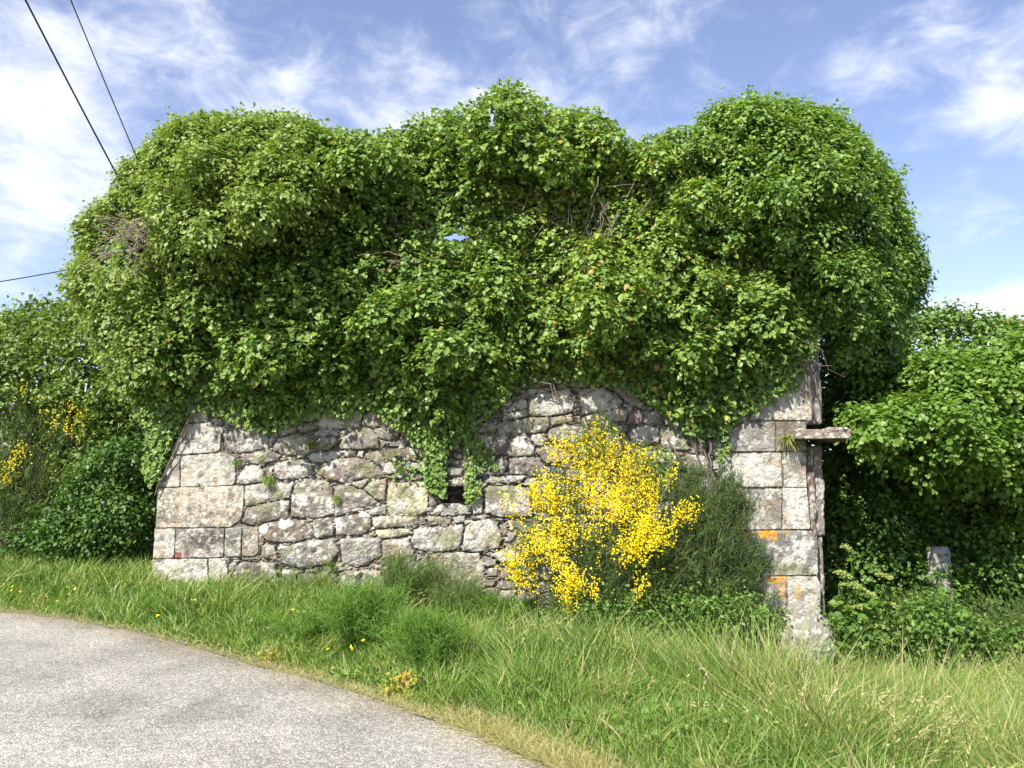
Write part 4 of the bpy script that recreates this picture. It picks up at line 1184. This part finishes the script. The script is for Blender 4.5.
G = 'feathery fennel plants on the verge'
fronds('fennel_plant', 'feathery bright green fennel clump at the verge edge below the wall, largest of its kind', 'fennel', 362, 672, 6.9, .58, .27, 11000, M_fennel, .45, .0048, .08, G, 30)
fronds('fennel_plant', 'fennel clump near the lane in front of the middle of the wall', 'fennel', 428, 696, 6.2, .46, .22, 8500, M_fennel, .42, .0045, .08, G, 26)
fronds('fennel_plant', 'small fennel tuft left of the bigger fennel clump', 'fennel', 305, 655, 7.2, .32, .2, 4200, M_fennel, .45, .0045, .06, G, 12)
G = 'dark feathery tufts at the wall foot'
fronds('broom_seedling', 'dark green wispy tuft at the wall foot below the yellowish block', 'young broom', 405, 592, 9.2, .66, .28, 10000, M_broomg, .75, .006, .12, G, 24)
fronds('broom_seedling', 'green wispy tuft between the vent and the flowering broom', 'young broom', 462, 600, 9.0, .50, .30, 8000, M_broomg, .8, .006, .11, G, 22)
fronds('broom_seedling', 'wispy tuft growing at the left foot of the flowering broom', 'young broom', 505, 606, 8.8, .42, .25, 6000, M_fennel, .3, .006, .1, G, 18)
fronds('dock_plant', 'rusty red dried dock stalks in the grass below the green broom', 'dock', 686, 688, 6.9, .42, .06, 900, M_dry, .15, .008, .05, None, 8)
def leafyweed(label, px, py, D, r_, h_, n, mat):
    x, y = P(px, py, D)[:2]; b = np.array([x, y, float(gz(x, y))]); t = empty('yellowing_weed', b); tag(t, label, 'weed')
    q = b + np.stack([rng.normal(0, r_, n), rng.normal(0, r_ * .7, n), rng.random(n) * h_], -1)
    leafmesh('leaves', q, rng.normal(0, .6, (n, 3)) + [0, -.6, .6], rng.normal(0, 1, (n, 3)), rng.uniform(.02, .05, n), rng.random(n), mat, t, KITE_T * [1.3, 1, 1], KITE_F)
    ps_ = [wiggle(b + rng.normal(0, .01, 3), q[k_], 5, .02) for k_ in rng.choice(n, 14)]
    v, f = tubes(ps_, [(.003, .0015)] * 14, 4); mesh('stems', v, f, mat, t, attrs={'tint': np.full(len(f), .5)})
M_ochre = leafmat('ochre_leaf', [(0, (.16, .22, .03)), (.5, (.36, .32, .05)), (1, (.42, .22, .05))], rough=.6, trans=.25, spec=.2)
leafyweed('weed with ochre and orange leaves at the lane edge in front of the fennel', 405, 700, 5.75, .07, .16, 150, M_ochre)
leafyweed('small ochre-leaved weed at the lane edge left of the fennel plants', 270, 668, 6.75, .05, .09, 60, M_ochre)
leafyweed('low yellow-green weed at the lane edge between the two ochre ones', 352, 692, 6.2, .10, .09, 150, M_vine)


def walltuft(label, px, py, n, L, mat, tint, name='wall_plant', w=.006, downk=.0):
    b = wall_hit(px, py, .02); t = empty(name, b); tag(t, label, 'wall plant')
    d = nz(rng.normal(0, .45, (n, 3)) + np.array([WN[0] * .8, WN[1] * .8, .9 - downk]))
    LL = L * rng.uniform(.4, 1.2, n)
    p = b + rng.normal(0, L * .25, (n, 3)) * [1, .2, .5]
    v, f, ti = strips(p, d, LL, np.full(n, w), np.array([0, 0, -1.]) * (LL * .45)[:, None], tint + rng.normal(0, .15, n), 3)
    mesh('blades', v, f, mat, t, attrs={'tint': ti})
walltuft('green tuft with reddish roots growing from the wall base joint', 332, 566, 130, .11, M_grass, .35)
walltuft('yellow-green cushion growing in the joint near the ivy fringe', 312, 445, 220, .09, M_grass, .72)
walltuft('light green tuft hanging beside the white stone next to the corner', 269, 478, 260, .11, M_grass, .66, downk=1.3)
walltuft('little tuft on the joint right of the pale corner block', 237, 462, 90, .09, M_grass, .5, downk=1.0)
walltuft('thin tuft on the second pale corner block', 200, 486, 34, .08, M_grass, .45)
walltuft('narrow green tuft in the upright joint in the middle of the wall', 337, 497, 120, .09, M_grass, .7, downk=1.2)
walltuft('yellowish fern tuft growing on the projecting slab', 790, 440, 260, .17, M_grass, .78, 'fern_tuft', .012, .5)
walltuft('mossy tuft in the joint above the broad pink stone', 287, 460, 90, .05, M_grass, .75)
walltuft('small tuft under the yellowish square block', 402, 470, 110, .10, M_grass, .55)

# ---------------------------------------------------------------- grass
def behind_wall(x, y):
    u_ = (x - WA[0]) * WDIR[0] + (y - WA[1]) * WDIR[1]; o_ = (x - WA[0]) * WN[0] + (y - WA[1]) * WN[1]
    return (u_ > -.02) & (u_ < WLEN) & (o_ < .05)


def scatter(n, lo, hi, wide=.74):
    D = np.exp(rng.uniform(math.log(lo), math.log(hi), n)); x = rng.uniform(-wide, wide, n) * D
    d = dedge(x, D)
    k = (d > -.02) & ~behind_wall(x, D)
    return x[k], D[k], d[k]


x, y, d = scatter(330000, 2.6, 13.5)
hn = fbm(x * 1.3, y * 1.3, 201, 4); hn2 = fbm(x * 4, y * 4, 205, 3)
hh = (.05 + .14 * ss(0, .35, d) + (.33 - .10 * ss(5.6, 7.5, y) * ss(-2.5, 0, x)) * ss(.3, 1.8, d) * (.45 + .55 * ss(-4, .5, x))) * (.25 + 1.5 * hn) * (.5 + 1.0 * hn2) * rng.uniform(.55, 1.25, len(x))
hh *= 1 + .22 * ss(0, 2, x) * ss(8, 6, y)
hh *= 1 - .30 * ss(7.6, 8.8, y) * ss(-2.5, -.5, x)
hh *= 1 - .78 * ss(5.6, 7.2, y) * np.exp(-((x - .36 * y) / .6) ** 2)
hh *= 1 - .40 * ss(9.0, 9.9, y) * ss(-3, -4.2, x) * ss(-5.3, -4.2, x)
keepg = rng.random(len(x)) < (.30 + .70 * ss(0, .25, d + .14 * (hn2 - .5)))
x, y, d, hh, hn, hn2 = [q[keepg] for q in (x, y, d, hh, hn, hn2)]
p = np.stack([x, y, gz(x, y) - .01], -1)
la = (fbm(x * 2.6, y * 2.6, 231, 3) - .5) * 1.5; lb = (fbm(x * 2.6, y * 2.6, 241, 3) - .5) * 1.5
dr = nz(np.stack([rng.normal(0, .26, len(x)) + la, rng.normal(0, .26, len(x)) + lb, np.ones(len(x))], -1))
bd = np.stack([rng.normal(.04, .26, len(x)), rng.normal(0, .26, len(x)), -rng.uniform(.0, .3, len(x))], -1) * hh[:, None]
ti = .43 + .75 * (hn2 - .5) + .35 * (fbm(x * 9, y * 9, 219, 2) - .5) + .25 * (fbm(x * .6, y * .6, 209) - .5) + rng.normal(0, .17, len(x)) + .42 * (1 - ss(.0, .32, d + .2 * (hn - .5))) * ss(-3.5, .5, x) + .10 * ss(0, 2.5, x) - .07 * ss(6.5, 3.5, y) * 0
straw = rng.random(len(x)) < .05 + .08 * ss(-.5, 2.5, x) * ss(.4, .6, hn2 + .2)
ti = np.where(straw, rng.uniform(.8, 1, len(x)), ti)
bw = np.clip(.0030 + .0010 * y, .0052, .013) * rng.uniform(.6, 1.6, len(x))
v, f, tt = strips(p, dr, hh, bw, bd, ti, 3)
gr = mesh('grass', v, f, M_grass, attrs={'tint': tt}); tag(gr, 'long unmown green grass covering the verge', 'grass', kind='stuff')

# coarse broad-bladed tussocks
nt2 = 2400; tx_, ty_, td_ = scatter(nt2, 2.8, 11)
kk = rng.random(len(tx_)) < .35 + .65 * ss(-1.5, 2, tx_); tx_, ty_ = tx_[kk & (td_ > .35)], ty_[kk & (td_ > .35)]
pt = 26; x = np.repeat(tx_, pt) + rng.normal(0, .05, len(tx_) * pt); y = np.repeat(ty_, pt) + rng.normal(0, .05, len(tx_) * pt)
k = ~behind_wall(x, y); x, y = x[k], y[k]; tb = np.repeat(rng.normal(.5, .16, len(tx_)), pt)[k]; th_ = np.repeat(rng.uniform(.22, .46, len(tx_)), pt)[k] * (1 - .4 * ss(6, 8.5, y)) * (1 - .35 * ss(0, -3, x))
th_ = th_ * (1 - .7 * ss(5.4, 7, y) * np.exp(-((x - .36 * y) / .6) ** 2))
n_ = len(x); p = np.stack([x, y, gz(x, y)], -1)
dr = nz(np.stack([rng.normal(.03, .38, n_), rng.normal(0, .38, n_), np.ones(n_)], -1)); L_ = th_ * rng.uniform(.5, 1.2, n_)
v, f, tt = strips(p, dr, L_, rng.uniform(.006, .014, n_) * np.clip(y / 5, .7, 1.3), np.stack([rng.normal(.05, .3, n_), rng.normal(0, .3, n_), -rng.uniform(.1, .55, n_)], -1) * L_[:, None], tb + rng.normal(0, .1, n_), 4)
tg = mesh('tussock_grass', v, f, M_grass, attrs={'tint': tt}); tag(tg, 'coarser arching tussock blades among the verge grass', 'grass', kind='stuff')

# seeding stalks
x, y, d = scatter(18000, 2.8, 10.5)
k = rng.random(len(x)) < (.10 + .9 * ss(-.5, 3.0, x)) * ss(.3, 1.2, d) * (fbm(x * 1.1, y * 1.1, 301) > .42)
x, y = x[k], y[k]; n_ = len(x)
p = np.stack([x, y, gz(x, y)], -1); L = rng.uniform(.30, .58, n_) * (1 - .25 * ss(8.5, 9.5, y))
dr = nz(np.stack([rng.normal(.05, .16, n_), rng.normal(0, .16, n_), np.ones(n_)], -1)); bd = np.stack([rng.normal(.08, .10, n_), rng.normal(0, .08, n_), -.05 * np.ones(n_)], -1)
v, f, tt = strips(p, dr, L, np.full(n_, .005), bd, rng.uniform(.6, .95, n_), 3)
tip = p + dr * L[:, None] + bd
hd = nz(dr * .6 + bd * 3 + rng.normal(0, .15, (n_, 3)))
m = 7
q = (tip[:, None] - hd[:, None] * (np.linspace(0, .10, m)[None, :, None]) + rng.normal(0, .004, (n_, m, 3))).reshape(-1, 3)
v2, f2, t2 = strips(q, nz(np.repeat(hd, m, 0) + rng.normal(0, .3, (n_ * m, 3))), np.full(n_ * m, .024), np.full(n_ * m, .008), np.zeros((n_ * m, 3)), np.repeat(rng.uniform(.82, 1, n_), m), 2)
sg = mesh('seeding_grass', np.concatenate([v, v2]), np.concatenate([f, f2 + len(v)]), M_grass, attrs={'tint': np.concatenate([tt, t2])})
tag(sg, 'pale seed heads standing above the green verge grass', 'grass', kind='stuff')
# verge weeds: small broad leaves
x, y, d = scatter(30000, 3., 11)
k = (fbm(x * 2.2, y * 2.2, 401, 3) > .50) & (rng.random(len(x)) < .7); x, y = x[k], y[k]; n_ = len(x)
p = np.stack([x, y, gz(x, y) + rng.uniform(.02, .26, n_) * (1 - .4 * ss(0, -4, x)) * ss(0, .8, d[k])], -1)
wd = leafmesh('weed_leaves', p, rng.normal(0, .6, (n_, 3)) + [0, -.2, 1], rng.normal(0, 1, (n_, 3)), rng.uniform(.02, .05, n_), rng.uniform(.2, .8, n_), M_vine, None, ROUND_T)
tag(wd, 'small broad-leaved weeds mixed into the verge grass', 'weeds', kind='stuff')
# dry straw along the lane edge
x = np.concatenate([rng.uniform(-2.2, 1.1, 8000), rng.uniform(-6, -1.9, 4500), rng.normal(.25, .42, 17000)]); e = np.interp(x, EX, EY); y = e - .05 + rng.gamma(1.6, .09, len(x)) * (1 + .9 * (x > -.5))
n_ = len(x)
p = np.stack([x, y, gz(x, y) + .01], -1); L = rng.uniform(.04, .13, n_) * (1 + .6 * (x > -.4))
dr = nz(np.stack([rng.normal(0, .8, n_), rng.normal(-.2, .8, n_), rng.uniform(.1, 1.0, n_)], -1))
v, f, tt = strips(p, dr, L, np.full(n_, .004), np.array([0, 0, -.3]) * L[:, None], rng.uniform(.82, 1, n_), 2)
dg = mesh('dry_grass', v, f, M_grass, attrs={'tint': tt}); tag(dg, 'bleached straw along the edge of the lane', 'dry grass', kind='stuff')
# tiny yellow flowers
c = [(30, 600), (55, 592), (70, 606), (80, 600), (88, 612), (96, 604), (105, 618), (70, 585), (150, 612), (200, 600), (290, 612), (350, 640), (10, 582), (120, 628), (330, 600), (438, 690), (590, 604), (940, 640)]
pp = []
for (a, b) in c:
    for _ in range(4):
        gg = ground_hit(a + rng.normal(0, 9), b + 8 + rng.normal(0, 3), .15); pp.append(gg + [0, 0, rng.uniform(-.03, .1)])
pp = np.array(pp); pp = pp[dedge(pp[:, 0], pp[:, 1]) > .12]; pp[:, 2] = gz(pp[:, 0], pp[:, 1]) + rng.uniform(.12, .22, len(pp))
pp = np.repeat(pp, 3, 0); n_ = len(pp)
yf = leafmesh('wildflowers', pp, rng.normal(0, .5, (n_, 3)) + [0, -.4, 1], rng.normal(0, 1, (n_, 3)), rng.uniform(.015, .026, n_), rng.random(n_), M_yellow, None, PET_T, KITE_F)
tag(yf, 'tiny yellow wildflowers dotted through the verge grass', 'wildflowers', kind='stuff')
# gravel at the edge
n_ = 2600; x = rng.uniform(-7, 1.6, n_); e = np.interp(x, EX, EY); y = e - rng.gamma(1.3, .10, n_) + .10; s_ = rng.uniform(.002, .007, n_)
octv = np.array([(1, 0, 0), (-1, 0, 0), (0, 1, 0), (0, -1, 0), (0, 0, .7), (0, 0, -.7)]); octf = np.array([(0, 2, 4), (2, 1, 4), (1, 3, 4), (3, 0, 4), (2, 0, 5), (1, 2, 5), (3, 1, 5), (0, 3, 5)])
vv = np.stack([x, y, .004 + .4 * s_], -1)[:, None] + octv[None] * s_[:, None, None] * rng.uniform(.6, 1.4, (n_, 6, 1))
gvl = mesh('gravel', vv.reshape(-1, 3), (octf[None] + (np.arange(n_) * 6)[:, None, None]).reshape(-1, 3), M_gravel)
tag(gvl, 'loose grit along the crumbling asphalt edge', 'gravel', kind='stuff')

# ---------------------------------------------------------------- cables
def cable(label, pts, r, g_=None, k=40, sag=.04):
    a, b = P(*pts[0]), P(*pts[1]); d_ = (b - a)
    a2 = a - d_ * pts[2]
    t_ = np.linspace(0, 1, k)[:, None]; q = a2 + (b - a2) * t_; q[:, 2] -= sag * 4 * (t_ * (1 - t_))[:, 0]
    v, f = tubes([q], [(r, r)], 6); o = mesh('overhead_cable', v, f, M_cable, smooth=True); tag(o, label, 'cable', g_); return o
cable('thicker overhead cable, left of the pair that drops into the ivy crown', ((28, 0, 8.2), (124, 188, 10.4), 1.0), .0105, 'cables running to the ruin', sag=.05)
cable('thinner overhead cable, right of the pair that drops into the ivy crown', ((72, 0, 8.2), (142, 170, 10.4), 1.0), .007, 'cables running to the ruin', sag=.03)
cable('single thin cable crossing the sky low at the left', ((0, 279, 13.0), (88, 266, 12.0), 2.0), .009, sag=.05)

# ---------------------------------------------------------------- light and sky
SUN_EL = R(46); AZ = R(30)      # sun behind the camera, to its left
sd = Vector((-math.sin(AZ) * math.cos(SUN_EL), -math.cos(AZ) * math.cos(SUN_EL), math.sin(SUN_EL)))
sun = bpy.data.lights.new('sun', 'SUN'); sun.energy = 4.4; sun.angle = R(.53); sun.color = (1, .955, .88)
so = bpy.data.objects.new('sun', sun); so.rotation_euler = sd.to_track_quat('Z', 'Y').to_euler(); so.location = (-6, -8, 12); COL.objects.link(so)
world = bpy.data.worlds.new('World'); scene.world = world; world.use_nodes = True
nt = world.node_tree; nt.nodes.clear(); L = nt.links
sky = N(nt, 'ShaderNodeTexSky', sky_type='NISHITA'); sky.sun_disc = False; sky.sun_elevation = SUN_EL
sky.sun_rotation = math.atan2(sd.x, sd.y); sky.air_density = 1.0; sky.dust_density = .6; sky.ozone_density = 1.6
tc = N(nt, 'ShaderNodeTexCoord')


def cloud_noise(scale, detail, rough_, stretch, dist=0.0, loc=(0, 0, 0)):
    mp = N(nt, 'ShaderNodeMapping'); mp.inputs['Scale'].default_value = stretch; mp.inputs['Location'].default_value = loc
    mp.inputs['Rotation'].default_value = (0, R(-14), 0)
    L.new(tc.outputs['Generated'], mp.inputs['Vector'])
    n = N(nt, 'ShaderNodeTexNoise'); n.inputs['Scale'].default_value = scale; n.inputs['Detail'].default_value = detail; n.inputs['Roughness'].default_value = rough_
    n.inputs['Distortion'].default_value = dist
    L.new(mp.outputs[0], n.inputs['Vector']); return n.outputs[0]


def M2(op, a, b=None, c=None):
    n = N(nt, 'ShaderNodeMath', operation=op)
    for i, q in enumerate((a, b, c)):
        if q is None: continue
        if isinstance(q, (int, float)): n.inputs[i].default_value = q
        else: L.new(q, n.inputs[i])
    return n.outputs[0]


def region(px, py, rad, amp, ex=1.0, ez=1.0):
    """a bank of cloud standing in one direction of the sky"""
    dvec = nz(rays(px, py))
    sub = N(nt, 'ShaderNodeVectorMath', operation='SUBTRACT'); L.new(tc.outputs['Generated'], sub.inputs[0]); sub.inputs[1].default_value = tuple(float(q) for q in dvec)
    ml = N(nt, 'ShaderNodeVectorMath', operation='MULTIPLY'); L.new(sub.outputs[0], ml.inputs[0]); ml.inputs[1].default_value = (ex, 1, ez)
    ln = N(nt, 'ShaderNodeVectorMath', operation='LENGTH'); L.new(ml.outputs[0], ln.inputs[0])
    mr = N(nt, 'ShaderNodeMapRange', interpolation_type='SMOOTHSTEP'); L.new(ln.outputs['Value'], mr.inputs[0])
    mr.inputs[1].default_value = 0; mr.inputs[2].default_value = rad; mr.inputs[3].default_value = amp; mr.inputs[4].default_value = 0
    return mr.outputs[0]


n1 = cloud_noise(3.2, 9, .60, (1, 1, 2.0), .4, (3, 1, 0)); n2 = cloud_noise(12, 8, .62, (1, 1, 1.6), .4, (1, 4, 2))
base = M2('ADD', M2('MULTIPLY', n1, .50), M2('MULTIPLY', n2, .50))
acc = None
for a in [(15, 90, .17, .16, 1, 1.5), (60, 140, .25, .08, .8, 1.6), (-30, 250, .26, .14, 1, 2), (330, 95, .26, .10, .6, 2.6), (170, 60, .3, .04, .7, 1.5), (640, 5, .18, .10, .7, 2.2), (865, 75, .07, .13, .8, 1.4), (960, 40, .13, .11, .8, 1.8),
          (1010, 310, .13, .24, .8, 2.6), (940, 320, .12, .12, .8, 3), (1030, 90, .09, .10, 1, 1), (20, 190, .14, .08, .6, 2.5), (940, 210, .14, .05, .6, 3), (240, 170, .2, .05, .7, 3)]:
    r_ = region(*a); acc = r_ if acc is None else M2('ADD', acc, r_)
tot = M2('ADD', base, acc)
mr = N(nt, 'ShaderNodeMapRange', interpolation_type='SMOOTHSTEP'); L.new(tot, mr.inputs[0])
mr.inputs[1].default_value = .49; mr.inputs[2].default_value = .82; mr.inputs[3].default_value = 0.04; mr.inputs[4].default_value = .96
tintn = N(nt, 'ShaderNodeMix', data_type='RGBA', blend_type='MULTIPLY'); tintn.inputs[0].default_value = 1; tintn.inputs[7].default_value = (1.07, .965, 1.05, 1)
L.new(sky.outputs[0], tintn.inputs[6])
mx = N(nt, 'ShaderNodeMix', data_type='RGBA'); L.new(mr.outputs[0], mx.inputs[0]); L.new(tintn.outputs[2], mx.inputs[6])
mx.inputs[7].default_value = (6.0, 6.1, 6.5, 1)
bg = N(nt, 'ShaderNodeBackground'); bg.inputs['Strength'].default_value = .10
L.new(mx.outputs[2], bg.inputs[0]); out = N(nt, 'ShaderNodeOutputWorld'); L.new(bg.outputs[0], out.inputs[0])

vs_ = scene.view_settings
vs_.view_transform = 'Standard'; vs_.look = 'None'; vs_.exposure = 1.1; vs_.gamma = 1.0
try: vs_.use_curve_mapping = False
except Exception: pass
cy = scene.cycles
cy.max_bounces = 8; cy.diffuse_bounces = 4; cy.transmission_bounces = 4; cy.glossy_bounces = 2
